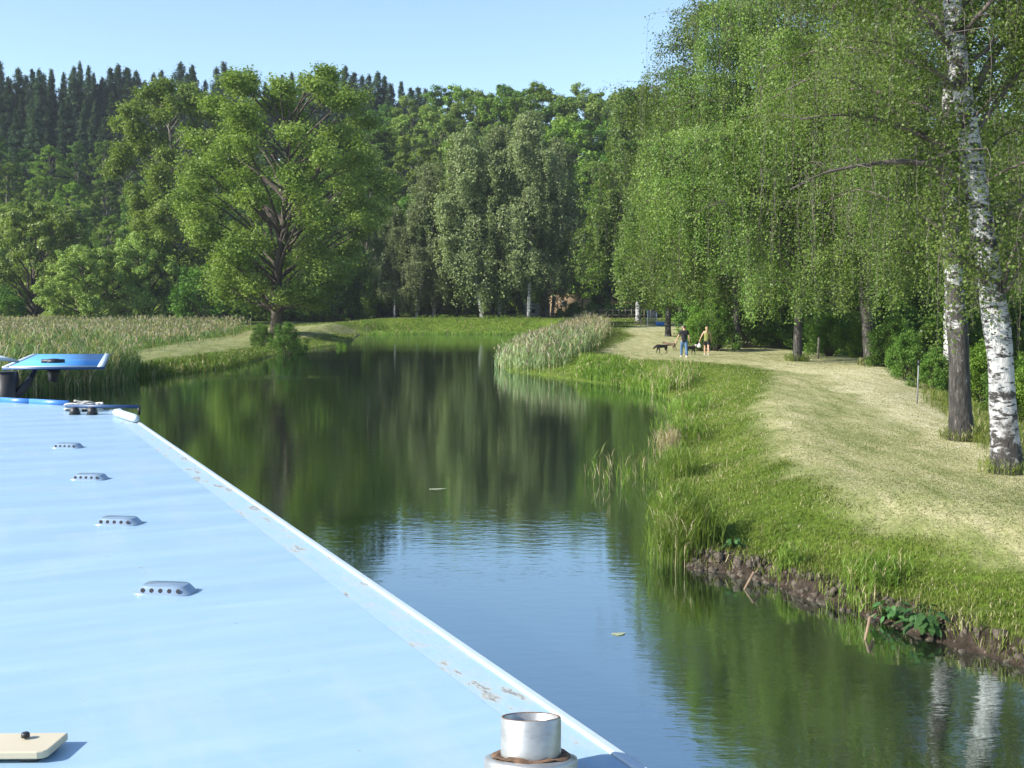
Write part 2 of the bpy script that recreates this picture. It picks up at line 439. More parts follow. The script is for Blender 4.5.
USED = set()
def place(proto, px, depth, top=None, h=None, wid=1.0, rz=None, base=None, label=None, cat='tree', group=None, x=None):
    """puts the proto itself the first time, afterwards a copy with copies of its parts"""
    if x is None: x = (px - CX) / F * depth
    z = hz(x, depth) if base is None else base
    if h is None:
        h = at_depth(px, top, depth)[2] - z
    s = h / proto['ht']
    if proto.name in USED:
        o = proto.copy(); COL.objects.link(o)
        for ch in list(proto.children):
            c = ch.copy(); COL.objects.link(c); c.parent = o
    else:
        o = proto; USED.add(proto.name)
    o.location = (x, depth, z - .05); o.rotation_euler = (0, 0, random.uniform(0, 6.28) if rz is None else rz)
    o.scale = (s * wid, s * wid, s)
    return tag(o, label, cat, group)

# ------------------------------------------------------------------ world, sun, camera
w = bpy.data.worlds.new('World'); SC.world = w; w.use_nodes = True
nt = w.node_tree; bg = nt.nodes['Background']; sky = nt.nodes.new('ShaderNodeTexSky'); sky.sky_type = 'NISHITA'
SUN_EL, SUN_AZ = R(32), R(250)      # azimuth clockwise from +Y: the sun stands to the left
sky.sun_disc = False; sky.sun_elevation = SUN_EL; sky.sun_rotation = SUN_AZ; sky.air_density = 1.0; sky.dust_density = .5; sky.ozone_density = 2.6
nt.links.new(sky.outputs[0], bg.inputs['Color']); bg.inputs['Strength'].default_value = .115
L = bpy.data.lights.new('sun', 'SUN'); L.energy = 4.2; L.angle = R(.5); L.color = (1, .95, .86)
so = bpy.data.objects.new('sun', L); COL.objects.link(so)
S = Vector((math.sin(SUN_AZ) * math.cos(SUN_EL), math.cos(SUN_AZ) * math.cos(SUN_EL), math.sin(SUN_EL)))
so.rotation_euler = S.to_track_quat('Z', 'Y').to_euler(); so.location = S * 60
cam = bpy.data.cameras.new('camera'); co = bpy.data.objects.new('camera', cam); COL.objects.link(co)
co.location = (0, 0, H); co.rotation_euler = (R(90) - PITCH, 0, 0)
cam.sensor_width = 36; cam.lens = 36 * F / 1024; cam.clip_end = 3000; SC.camera = co
SC.view_settings.view_transform = 'Standard'; SC.view_settings.look = 'None'; SC.view_settings.exposure = 1.15; SC.view_settings.gamma = 1
SC.cycles.max_bounces = 8; SC.cycles.transparent_max_bounces = 8; SC.cycles.use_denoising = True

# ------------------------------------------------------------------ ground
def build_ground():
    rows = [1.0]
    while rows[-1] < 560: rows.append(rows[-1] * (1.0052 if rows[-1] < 62 else 1.012))
    d = np.array(rows); yy = d - 3
    u = np.concatenate([np.linspace(-4, -.75, 40)[:-1], np.linspace(-.75, .75, 400), np.linspace(.75, 4, 40)[1:]])
    X = u[None, :] * d[:, None]; Y = np.repeat(yy[:, None], len(u), 1)
    sd = poly_sd(W, X, Y); Z = height(X, Y, sd)
    m, n = X.shape
    idx = np.arange(m * n).reshape(m, n)
    Q = np.stack([idx[:-1, :-1], idx[:-1, 1:], idx[1:, 1:], idx[1:, :-1]], -1).reshape(-1, 4)
    mw = mown(X, Y)
    near = 1 - ss((Y - 19) / 5)
    sdn = sd + 0.10 * wob(X, Y, 1.9) + 0.05 * wob(X, Y, 6.0, 1.0)
    mud = ss((.26 + .24 * wob(X, Y, 1.3, .7) + .2 * near - sdn) / .12) * (0.25 + .75 * near)
    m_, nt, out = newmat('ground')
    P = coords(nt)
    a1 = N(nt, 'ShaderNodeAttribute'); a1.attribute_name = 'mown'; a2 = N(nt, 'ShaderNodeAttribute'); a2.attribute_name = 'mud'
    g = ramp(nt, noise(nt, P, .8, 6, .65), [(.3, (.07, .12, .014)), (.55, (.105, .155, .02)), (.75, (.17, .2, .05))])
    g2 = ramp(nt, noise(nt, P, 9.0, 4), [(.3, (.55, .55, .55)), (.7, (1.3, 1.3, 1.3))])
    g = mix(nt, 1.0, g, g2, 'MULTIPLY')
    hp = mapping(nt, P, (1.6, .22, 1), (0, 0, R(8)))
    hay = ramp(nt, noise(nt, hp, 1.4, 6, .7), [(.34, (.18, .21, .07)), (.5, (.31, .31, .14)), (.66, (.46, .42, .24))])
    a3 = N(nt, 'ShaderNodeAttribute'); a3.attribute_name = 'track'
    hayl = ramp(nt, noise(nt, hp, 2.2, 6, .7), [(.34, (.38, .36, .17)), (.6, (.60, .55, .35))])
    hay = mix(nt, a3.outputs['Fac'], hay, hayl)
    hay2 = ramp(nt, noise(nt, P, 14.0, 5, .7), [(.3, (.6, .6, .6)), (.7, (1.25, 1.25, 1.25))])
    hay = mix(nt, 1.0, hay, hay2, 'MULTIPLY')
    mudc = ramp(nt, noise(nt, P, 5, 6, .7), [(.3, (.018, .014, .010)), (.55, (.05, .038, .028)), (.75, (.13, .10, .075))])
    c = mix(nt, a1.outputs['Fac'], g, hay); c = mix(nt, a2.outputs['Fac'], c, mudc)
    pr = N(nt, 'ShaderNodeBsdfPrincipled'); setin(pr, Roughness=.95); pr.inputs['Specular IOR Level'].default_value = .1
    nt.links.new(c, pr.inputs['Base Color'])
    nt.links.new(bump(nt, noise(nt, P, 16, 6, .7), .9, .05), pr.inputs['Normal'])
    nt.links.new(pr.outputs[0], out.inputs['Surface'])
    o = mesh_np('ground', np.c_[X.ravel(), Y.ravel(), Z.ravel()], [Q], m_, None, True)
    trk = ss((sd - 5.6 + .7 * wob(X, Y, .5, 2.2)) / .9) * ss((Y - 8) / 6) * (1 - .75 * ss((Y - 50) / 12)) * (1 - .55 * ss((sd - 9) / 4))
    for nm, arr in (('mown', mw), ('mud', mud), ('track', trk)):
        at = o.data.attributes.new(nm, 'FLOAT', 'POINT'); at.data.foreach_set('value', arr.ravel().astype(np.float32))
    tag(o, 'grassy canal banks with mown straw coloured strips and wooded hill behind', 'ground', kind='structure')
build_ground()

# ------------------------------------------------------------------ water
def build_water():
    m, nt, out = newmat('canal_water')
    P = coords(nt)
    pr = N(nt, 'ShaderNodeBsdfPrincipled'); setin(pr, Roughness=.012, IOR=3.1); pr.inputs['Base Color'].default_value = (.014, .02, .008, 1)
    n1 = noise(nt, mapping(nt, P, (1, 2.2, 1), (0, 0, R(12))), 2.3, 3, .55)
    n2 = noise(nt, mapping(nt, P, (.5, 3.0, 1), (0, 0, R(-6))), 7.0, 2, .5)
    mask = ramp(nt, noise(nt, mapping(nt, P, (.25, 1.0, 1)), .22, 3), [(.45, (.5, .5, .5)), (.7, (1, 1, 1))])
    ad = N(nt, 'ShaderNodeMath', operation='MULTIPLY_ADD'); nt.links.new(n2, ad.inputs[0]); ad.inputs[1].default_value = .22; nt.links.new(n1, ad.inputs[2])
    mu = N(nt, 'ShaderNodeMath', operation='MULTIPLY'); nt.links.new(ad.outputs[0], mu.inputs[0]); nt.links.new(mask, mu.inputs[1])
    cp = on_z(235, 377, 0); mp = N(nt, 'ShaderNodeMapping'); mp.vector_type = 'TEXTURE'; mp.inputs['Location'].default_value = (cp[0], cp[1], 0); mp.inputs['Scale'].default_value = (5.5, 1.6, 1); nt.links.new(P, mp.inputs['Vector'])
    ln = N(nt, 'ShaderNodeVectorMath', operation='LENGTH'); nt.links.new(mp.outputs[0], ln.inputs[0])
    rm = N(nt, 'ShaderNodeMapRange'); setin(rm, From_Min=.5, From_Max=1.2, To_Min=9, To_Max=1); nt.links.new(ln.outputs['Value'], rm.inputs['Value'])
    m3 = N(nt, 'ShaderNodeMath', operation='MULTIPLY'); nt.links.new(mu.outputs[0], m3.inputs[0]); nt.links.new(rm.outputs[0], m3.inputs[1])
    nt.links.new(bump(nt, m3.outputs[0], .55, .0075), pr.inputs['Normal'])
    gl = N(nt, 'ShaderNodeBsdfGlossy'); setin(gl, Roughness=.015); gl.inputs['Color'].default_value = (.90, 1, 1, 1)
    nt.links.new(pr.inputs['Normal'].links[0].from_socket, gl.inputs['Normal'])
    df = N(nt, 'ShaderNodeBsdfDiffuse'); df.inputs['Color'].default_value = (.013, .017, .008, 1)
    fr = N(nt, 'ShaderNodeFresnel'); fr.inputs['IOR'].default_value = 3.1
    mr = N(nt, 'ShaderNodeMapRange'); setin(mr, From_Min=.26, From_Max=1, To_Min=.53, To_Max=1); nt.links.new(fr.outputs[0], mr.inputs['Value'])
    ms = N(nt, 'ShaderNodeMixShader'); nt.links.new(mr.outputs[0], ms.inputs[0]); nt.links.new(df.outputs[0], ms.inputs[1]); nt.links.new(gl.outputs[0], ms.inputs[2])
    nt.links.new(ms.outputs[0], out.inputs['Surface']); 
    o = mesh_np('water', [(-180, -60, 0), (150, -60, 0), (150, 175, 0), (-180, 175, 0)], [[(0, 1, 2, 3)]], m)
    tag(o, 'calm dark canal water mirroring the trees and sky', 'water', kind='structure')
build_water()

# ------------------------------------------------------------------ grass, reeds
def blades(P, hgt, wid, bend, r, lean=None, z0=None):
    n = len(P); az = r.uniform(0, 6.283, n) if lean is None else lean
    d = np.c_[np.cos(az), np.sin(az), np.zeros(n)]; fa = r.uniform(0, 6.283, n); s = np.c_[np.cos(fa), np.sin(fa), np.zeros(n)]
    hgt = hgt[:, None]; wid = wid[:, None]; b = bend[:, None]; z = np.array([0, 0, 1.0])
    p1 = P + z * hgt * .55 + d * hgt * b * .3; p2 = P + z * hgt * (1 - .35 * np.minimum(b, 1.2)) + d * hgt * b
    V = np.stack([P - s * wid * .5, P + s * wid * .5, p1 + s * wid * .42, p1 - s * wid * .42, p2], 1).reshape(-1, 3)
    return V
def blade_obj(name, V, mat, label, cat, parent=None, kind='stuff'):
    n = len(V) // 5; b = np.arange(n)[:, None] * 5
    return tag(mesh_np(name, V, [b + np.array([0, 1, 2, 3]), b + np.array([3, 2, 4])], mat, parent), label, cat, kind=kind)

GRASS = leafmat('grass_blade', (.095, .135, .024), (.18, .215, .05), .35, .12, .5, .3)
SEDGE = leafmat('sedge_blade', (.10, .17, .025), (.19, .27, .05), .4, .2, .6, .3)
STRAW = leafmat('dry_grass_blade', (.26, .25, .11), (.46, .42, .25), .3, .1, .7, .3)
REED = leafmat('green_reed', (.09, .16, .05), (.17, .25, .09), .35, .25, .6, .35)
REEDDRY = leafmat('dry_reed', (.34, .28, .16), (.5, .42, .27), .3, .15, .6, .3)
PLUME = leafmat('reed_plume', (0.26, 0.235, 0.16), (0.4, 0.36, 0.27), .35, .05, .6, .3)

def scatter(r, n, y0, y1, umin=-.56, umax=.56, p=1.0):
    """random points, denser near the camera"""
    y = y0 * (y1 / y0) ** (r.uniform(0, 1, n) ** p); x = r.uniform(umin, umax, n) * y
    return x, y
def build_grass():
    r = np.random.default_rng(3)
    x, y = scatter(r, 900000, 12.5, 160)
    sd = poly_sd(W, x, y); ok = (sd > .02) & (sd < 14); x, y, sd = x[ok], y[ok], sd[ok]
    mw = mown(x, y); h = height(x, y, sd)
    tuft = .5 + .5 * wob(x, y, 1.7, 3.0)
    keep = r.uniform(0, 1, len(x)) < (1 - ss(mw / .85)) * (.75 + .25 * tuft) * np.where(sd < .35, .55, 1)
    gx, gy, gs, gh, gt = x[keep], y[keep], sd[keep], h[keep], tuft[keep]; gm = mw[keep]
    hh = (.032 + .04 * gt + .12 * np.exp(-gs / .35)) * r.uniform(.5, 1.5, len(gx)) * (1 + gy / 160) * (1 - .6 * gm) * (1 + 1.8 * ss((gs - 6.5) / 2) * (1 - ss((gy - 50) / 10)) * (gm < .3))
    ww = (.0045 + .00042 * gy) * r.uniform(.7, 1.4, len(gx))
    V = blades(np.c_[gx, gy, gh - .01], hh, ww, r.uniform(.1, .9, len(gx)), r)
    dry = (r.uniform(0, 1, len(gx)) < .10 + .5 * gm + .22 * ss((wob(gx, gy, .5, 5) - .1) / .5))
    V = V.reshape(-1, 5, 3)
    tl = dry & (r.uniform(0, 1, len(gx)) < .02); V[tl, :, 2] = V[tl, :1, 2] + (V[tl, :, 2] - V[tl, :1, 2]) * 3.2
    blade_obj('grass', V[~dry].reshape(-1, 3), GRASS, 'fresh green grass covering the canal banks', 'grass')
    blade_obj('dry_grass', V[dry].reshape(-1, 3), STRAW, 'scattered dry straw blades among the bank grass', 'grass')
    k2 = (r.uniform(0, 1, len(x)) < mw) & (y < 75) & (r.uniform(0, 1, len(x)) < .8)
    gx, gy, gh = x[k2], y[k2], h[k2]
    hh = r.uniform(.015, .04, len(gx)); ww = (.004 + .0003 * gy) * r.uniform(.7, 1.4, len(gx))
    V = blades(np.c_[gx, gy, gh - .004], hh, ww, r.uniform(.5, 1.8, len(gx)), r).reshape(-1, 5, 3)
    g = (r.uniform(0, 1, len(gx)) < .42 - .35 * wob(gx, gy, .35, 2))
    blade_obj('mown_stubble', V[~g].reshape(-1, 3), STRAW, 'short pale mown stubble on the towpath', 'stubble')
    blade_obj('mown_grass', V[g].reshape(-1, 3), GRASS, 'short green regrowth among the towpath stubble', 'grass')
build_grass()

def reed_bed(name, label, X, Y, hmin, hmax, r, dry=.12, plume=.3, wl=.02, z=None, nleaf=4, mats=(REED, REEDDRY, PLUME), pdry=None):
    n = len(X); Z = np.maximum(height(X, Y), -.25) - .02
    Hh = r.uniform(hmin, hmax, n) * (1 + .22 * wob(X, Y, .35, 1.7) * (1 if n > 2000 else 0)); P = np.c_[X, Y, Z]
    Hh = Hh + np.maximum(0, -Z)
    st = blades(P, Hh, np.full(n, wl * .55), r.uniform(.02, .22, n), r)
    LV = [st.reshape(-1, 5, 3)]
    for k in range(nleaf):
        q = P + np.c_[np.zeros((n, 2)), Hh * r.uniform(.25, .8, n)]
        LV.append(blades(q, Hh * r.uniform(.3, .5, n), np.full(n, wl) * r.uniform(.7, 1.3, n), r.uniform(.4, 1.2, n), r).reshape(-1, 5, 3))
    dd = (r.uniform(0, 1, n) < (dry if pdry is None else pdry))
    A = np.concatenate([v[~dd] for v in LV]).reshape(-1, 3); B = np.concatenate([v[dd] for v in LV]).reshape(-1, 3)
    root = empty(name); tag(root, label, 'reeds', kind='stuff')
    def mk(nm, V, mt):
        if not len(V): return
        m = len(V) // 5; b = np.arange(m)[:, None] * 5; o = mesh_np(nm, V, [b + np.array([0, 1, 2, 3]), b + np.array([3, 2, 4])], mt, root); o['kind'] = 'stuff'
    mk('green_stalks', A, mats[0]); mk('dry_stalks', B, mats[1])
    pm = r.uniform(0, 1, n) < plume
    if pm.any():
        m = pm.sum(); V = []
        for k in range(3):
            q = P[pm] + np.c_[r.normal(size=(m, 2)) * .03, Hh[pm] * r.uniform(.85, 1.0, m)]
            V.append(blades(q, r.uniform(.18, .38, m), np.full(m, wl * 2.2), r.uniform(.2, .9, m), r))
        mk('plumes', np.vstack(V), mats[2])

def in_poly(r, poly, n):
    A = np.array(poly); x = r.uniform(A[:, 0].min(), A[:, 0].max(), n * 4); y = r.uniform(A[:, 1].min(), A[:, 1].max(), n * 4)
    k = poly_sd(poly, x, y) < 0
    return x[k][:n], y[k][:n]
r = np.random.default_rng(11)
gp = lambda L_: [tuple(ground(a, b)[:2]) for a, b in L_]
# left field of plumed reeds
RA = gp([(-90, 372), (60, 362), (120, 355), (180, 347), (236, 335)]) + [(-33, 138), (-60, 140), (-90, 120)]
X_, Y_ = in_poly(r, RA, 15000)
X_ = X_ + r.normal(size=len(X_)) * .9; Y_ = Y_ + r.normal(size=len(Y_)) * .5
reed_bed('reed_field', 'wide field of plumed reeds with straw tops on the left bank', X_, Y_, 0.6, 1.1, r, dry=.10, plume=.5, wl=.045, nleaf=3)
# left bank waterside reeds
RB = [tuple(on_z(a, b, 0)[:2]) for a, b in [(-90, 410), (0, 402), (60, 394), (110, 388), (138, 381), (140, 377), (110, 374), (60, 378), (0, 384), (-90, 394)]]
X_, Y_ = in_poly(r, RB, 5200)
reed_bed('reed_bed', 'tall green reeds standing in the water along the left bank', X_, Y_, 1.3, 2.15, r, dry=.22, plume=.05, wl=.035)
X_, Y_ = in_poly(r, [tuple(on_z(a, b, 0)[:2]) for a, b in [(138, 380), (190, 373), (225, 369), (262, 359), (262, 354), (225, 362), (190, 367), (138, 374)]], 2600)
reed_bed('reed_fringe', 'low fringe of sedge at the foot of the left bank path', X_, Y_, .25, .6, r, dry=.08, plume=.0, wl=.04, mats=(SEDGE, REEDDRY, PLUME))
# reeds on the right hand point
RC = [tuple(on_z(a, b, 0)[:2]) for a, b in [(500, 369), (520, 373), (548, 375), (575, 374), (590, 366), (600, 352), (606, 345), (585, 338), (558, 338), (545, 343), (525, 353), (508, 362)]]
X_, Y_ = in_poly(r, RC, 9000)
reed_bed('reed_clump', 'blue green reeds with pale plumes on the point where the bank bends', X_ + r.normal(size=len(X_)) * .35, Y_ + r.normal(size=len(Y_)) * .5, .6, 1.45, r, pdry=np.clip(.10 + .6 * ss((Y_ - 74) / 18), 0, .75), plume=.2, wl=.04,
         mats=(leafmat('blue_green_reed', (0.16, 0.22, 0.1), (0.28, 0.34, 0.17), .3, .2, .6, .3), REEDDRY, PLUME))
# right near bank waterside clumps
def clump(name, label, px, py, rad, n, h0, h1, wl=.012, dry=.06, elong=1.0, mats=(SEDGE, REEDDRY, PLUME)):
    c = on_z(px, py, 0); X = c[0] + r.normal(size=n) * rad; Y = c[1] + r.normal(size=n) * rad * elong
    reed_bed(name, label, X, Y, h0, h1, r, dry=dry, plume=0, wl=wl, nleaf=3, mats=mats)
clump('sedge_clump', 'bright green sedge clump on the corner where the eroded bank begins', 685, 560, .24, 900, .4, .85)
clump('sedge_clump', 'leafy sedge tuft at the waterline just above the corner clump', 672, 522, .2, 420, .3, .6, elong=1.8)
clump('sedge_clump', 'upright bright sedge clump leaning over the right bank waterline', 674, 486, .26, 420, .4, .8, elong=2)
clump('sedge_clump', 'blue green sedge halfway along the right bank waterline', 682, 446, .3, 420, .35, .75, wl=.018, elong=3)
clump('sedge_clump', 'green sedge tuft below the two walkers', 689, 416, .35, 380, .35, .7, wl=.02, elong=3)
clump('reed_tuft', 'pale dry and green reeds at the bank corner in front of the walkers', 676, 393, .42, 420, .6, 1.15, wl=.025, dry=.35, elong=2.5)
clump('reed_tuft', 'dead straw coloured reed stubs beside the right bank waterline', 667, 454, .2, 110, .4, .8, wl=.015, dry=.95, elong=1.6)
clump('water_reeds', 'sparse grey green reed stems rising from open water off the right bank', 615, 482, .35, 34, .3, .85, wl=.014, dry=.2)
clump('water_reeds', 'thin reed stems in the water close beside the right bank', 645, 474, .45, 60, .3, .8, wl=.014, dry=.3)
clump('sedge_clump', 'lush grass clump over the eroded edge left of the dock leaves', 872, 606, .22, 420, .2, .45)
clump('sedge_clump', 'small dark sedge tuft in the middle of the bare earth edge', 788, 583, .10, 160, .2, .38)
for (px, py) in [(612, 378), (640, 384), (585, 374), (560, 372)]:
    pass
X_, Y_ = in_poly(r, [tuple(on_z(a, b, 0)[:2]) for a, b in [(575, 380), (620, 387), (668, 397), (668, 391), (620, 380), (580, 374)]], 2600)
reed_bed('reed_fringe', 'short bright sedge fringe between the reed point and the bank corner', X_, Y_, .3, .7, r, dry=.06, plume=.0, wl=.03, mats=(SEDGE, REEDDRY, PLUME))
X_, Y_ = in_poly(r, [tuple(on_z(a, b, 0)[:2]) for a, b in [(356, 335.2), (430, 334.2), (540, 335), (540, 333), (430, 332), (360, 333)]], 3000)
reed_bed('reed_fringe', 'green sedge line along the far bank waterline', X_, Y_, .2, .45, r, dry=.06, plume=.0, wl=.06, mats=(SEDGE, REEDDRY, PLUME))

#@@PART2
# ------------------------------------------------------------------ tree kinds
r = np.random.default_rng(21)
LM_MID = leafmat('mid_green_leaves', (0.095, 0.18, 0.022), (0.175, 0.26, 0.04), .3)
LM_DARK = leafmat('dark_green_leaves', (0.065, 0.14, 0.022), (0.12, 0.2, 0.034), .25)
LM_LIME = leafmat('lime_green_leaves', (0.135, 0.21, 0.04), (0.225, 0.3, 0.075), .35)
LM_WIL = leafmat('willow_leaves', (0.18, 0.26, 0.055), (0.25, 0.33, 0.085), .3, .2)
LM_BIRF = leafmat('far_birch_leaves', (0.145, 0.19, 0.075), (0.205, 0.25, 0.1), .3, .2)
LM_BIR = leafmat('birch_leaves', (0.068, 0.13, 0.02), (0.16, 0.222, 0.05), .36, .22, .9, .32)
LM_CON = leafmat('conifer_needles', (0.04, 0.08, 0.042), (0.08, 0.125, 0.062), .2, .1)
LM_HEDGE = leafmat('hedge_leaves', (0.08, 0.16, 0.028), (0.13, 0.21, 0.04), .3)
GR = lambda k: np.random.default_rng(k)
TALL = broadleaf(GR(1), 'deciduous_tree', LM_MID, BARKG, 26, 7.5, 26000, .36, 40, .12, (.6, .95, 1, .95, .75, .35), .35)
TALL2 = broadleaf(GR(2), 'deciduous_tree', LM_DARK, BARKG, 26, 7.0, 26000, .36, 36, .10, (.7, 1, 1, .85, .7, .4), .35)
TALL3 = broadleaf(GR(3), 'deciduous_tree', LM_LIME, BARKG, 25, 7.5, 24000, .36, 38, .12, (.5, .9, 1, 1, .8, .45), .35)
ROUND = broadleaf(GR(4), 'willow_tree', LM_WIL, BARK, 9, 5.4, 44000, .20, 40, .06, (.8, 1, 1, .95, .8, .5), .2)
POP = broadleaf(GR(5), 'oak_tree', LM_LIME, BARK, 26, 9.6, 120000, .235, 104, .11, (.55, .72, .95, 1, .82, .5), .42, lean=(1.4, 0), lobe_r=(.12, .21), open_=.32)
POP2 = broadleaf(GR(6), 'poplar_tree', LM_LIME, BARKG, 27, 7.6, 76000, .28, 80, .06, (.9, .8, .85, .95, .9, .5), .45, lean=(-1.5, 0), lobe_r=(.13, .22), open_=.3)
CON = [conifer(GR(31), 'spruce_tree', LM_CON), conifer(GR(32), 'spruce_tree', LM_CON, 25, 3.0), conifer(GR(33), 'spruce_tree', LM_CON, 23, 4.2)]
BF = [birch(GR(41), 'birch_tree', LM_BIRF, BIRCH, 24, 4.8, 50, 22, 140, .24, low=.17, drop=(1.5, 4.0)),
      birch(GR(42), 'birch_tree', LM_BIRF, BIRCH, 22, 4.5, 46, 22, 140, .24, low=.12, drop=(1.5, 4.5), trunk_pts=[(0, 0, -.3), (-.9, 0, 5), (-1.9, 0, 11), (-2.1, .2, 22)])]
BUSH = [bush(GR(51), 'hazel_bush', LM_MID, 5, 3.0, 15000, .17, 20), bush(GR(52), 'elder_bush', LM_HEDGE, 5, 3.2, 15000, .17, 22), bush(GR(53), 'dark_bush', LM_DARK, 5, 3.2, 14000, .17, 20)]

# hilltop conifers
def J(a): return random.uniform(-a, a)
n = 0
lab1 = 'dark blue green spruce in the row along the left hilltop skyline'
for row, (d0, tops, step, x0, x1) in enumerate([(318, (60, 88), 8, -70, 240), (298, (66, 98), 8.5, -66, 244), (276, (88, 112), 11, -72, 210), (258, (108, 132), 13, -70, 140)]):
    px = x0
    while px < x1:
        place(random.choice(CON), px + J(3), d0 + J(7), random.uniform(*tops), wid=random.uniform(1.05, 1.5), group='spruces along the left hilltop',
              label='dark blue green spruce in the ranks crowding the left hilltop skyline', cat='spruce')
        px += step * random.uniform(.75, 1.3)
px = 240
while px < 438:
    place(random.choice(CON), px, 285 + J(10), np.interp(px, [240, 330, 370, 400, 438], [80, 72, 70, 84, 98]) + J(6), wid=random.uniform(1.1, 1.5), group='dark conifers behind the big oak',
          label='dark conifer on the skyline between the big waterside oak and the central wood', cat='conifer')
    px += random.uniform(6, 11)
# left hillside broadleaves
G1 = dict(group='broadleaf trees on the left hillside', label='rounded green broadleaf tree on the left hillside below the spruces', cat='tree')
for d0, t0, t1, x0, x1, step in [(238, 125, 150, -70, 200, 26), (212, 150, 180, -80, 190, 30), (188, 185, 215, -90, 200, 34)]:
    px = x0
    while px < x1:
        place(random.choice([TALL, TALL2, TALL2, TALL]), px, d0 + J(6), random.uniform(t0, t1), wid=random.uniform(.95, 1.25), **G1); px += step * random.uniform(.8, 1.2)
# central and right wood
G2 = dict(group='broadleaf trees of the central wood', label='broadleaf tree in the wood behind the far bank birches', cat='tree')
for d0, ta, x0, x1, step in [(245, [(360, 108), (420, 92), (470, 84), (560, 84), (620, 86), (1080, 84)], 372, 760, 25),
                             (218, [(280, 130), (400, 122), (450, 100), (520, 92), (600, 90), (1080, 90)], 290, 900, 30),
                             (192, [(280, 170), (380, 150), (440, 130), (620, 112), (1080, 110)], 300, 1150, 38),
                             (172, [(250, 225), (380, 190), (470, 170), (620, 150), (1080, 130)], 240, 1150, 44)]:
    px = x0
    while px < x1:
        p = random.choice([TALL, TALL2, TALL3, TALL]) if d0 > 180 else random.choice([TALL2, TALL2, TALL])
        place(p, px, d0 + J(5), np.interp(px, [a for a, b in ta], [b for a, b in ta]) + J(6), wid=random.uniform(.95, 1.2), **G2); px += step * random.uniform(.8, 1.2)
# individually recognisable trees on the left
place(ROUND, 35, 150, 200, wid=1.0, label='rounded yellow green willow at the left edge behind the reed field', cat='willow')
place(ROUND, 92, 138, 245, wid=1.15, label='low pale green willow behind the middle of the reed field', cat='willow')
place(ROUND, 150, 142, 232, wid=.95, label='grey green willow left of the tall leaning poplar', cat='willow')
place(BUSH[1], 6, 140, 285, wid=1.2, label='bright low bush at the left edge above the reeds', cat='bush')
place(BUSH[2], 205, 139, 262, wid=1.3, label='dark bush at the foot of the leaning poplar', cat='bush')
place(POP2, 186, 146, 70, wid=1.1, rz=0, label='tall light green poplar with leaning crown left of the waterside oak', cat='poplar')
place(POP, 276, 110, 56, wid=1.22, rz=0, label='big spreading light green oak alone at the water edge on the left', cat='oak')
place(BUSH[2], 287, 88, h=3.0, wid=1.0, label='dark rounded bush at the foot of the waterside oak', cat='bush')
place(BUSH[1], 262, 93, h=1.9, wid=1.1, label='small bright bush beside the foot of the waterside oak', cat='bush')
place(BUSH[0], 342, 100, h=1.7, wid=1.0, label='small bush on the tip of the left bank', cat='bush')
GH = dict(group='bushes along the far bank wood edge', label='low rounded bush at the wood edge behind the far bank', cat='bush')
px = 300
while px < 470:
    place(random.choice(BUSH), px, 158 + J(3), random.uniform(250, 285), wid=random.uniform(.9, 1.3), **GH); px += random.uniform(16, 24)
for px in range(215, 300, 20): place(random.choice(BUSH), px, 162 + J(3), random.uniform(240, 275), wid=1.2, **GH)
px = 470
while px < 640:
    place(random.choice([BUSH[2], BUSH[0]]), px, 172 + J(3), random.uniform(262, 285), wid=random.uniform(.9, 1.3), **GH); px += random.uniform(15, 22)
# far birches
for px, top, k, dd, wd, rz, lab in [(395, 205, 0, 150, 1.05, .5, 'short grey green birch at the left end of the far birch group'), (416, 178, 1, 149, 1.0, 3.3, 'far bank birch with a thin leaning white stem left of the twin stems'),
                            (434, 160, 0, 151, 1.05, 2.0, 'far bank birch with twin thin white stems'), (483, 128, 1, 147, 1.0, 0.0, 'far bank birch with a crooked white trunk leaning left'),
                            (500, 122, 0, 152, 1.0, 4.0, 'pale birch close behind the crooked far bank birch'), (529, 108, 0, 146, 1.0, 1.0, 'tallest far bank birch with a straight white trunk'),
                            (552, 140, 1, 156, .85, 2.0, 'slender birch just right of the tallest far bank birch')]:
    place(BF[k], px, dd, top, wid=wd, rz=rz, label=lab, cat='birch')

# ------------------------------------------------------------------ right hand birches
def near_tree(name, px, py_base, lab, seed, Ht, Rd, depth=None, **kw):
    g = ground(px, py_base) if depth is None else None
    x, y = (g[0], g[1]) if g is not None else ((px - CX) / F * depth, depth)
    o = birch(GR(seed), name, kw.pop('mat', LM_BIR), kw.pop('bark', BIRCH), Ht, Rd, **kw)
    o.location = (x, y, hz(x, y) - .03); tag(o, lab, 'birch'); return o
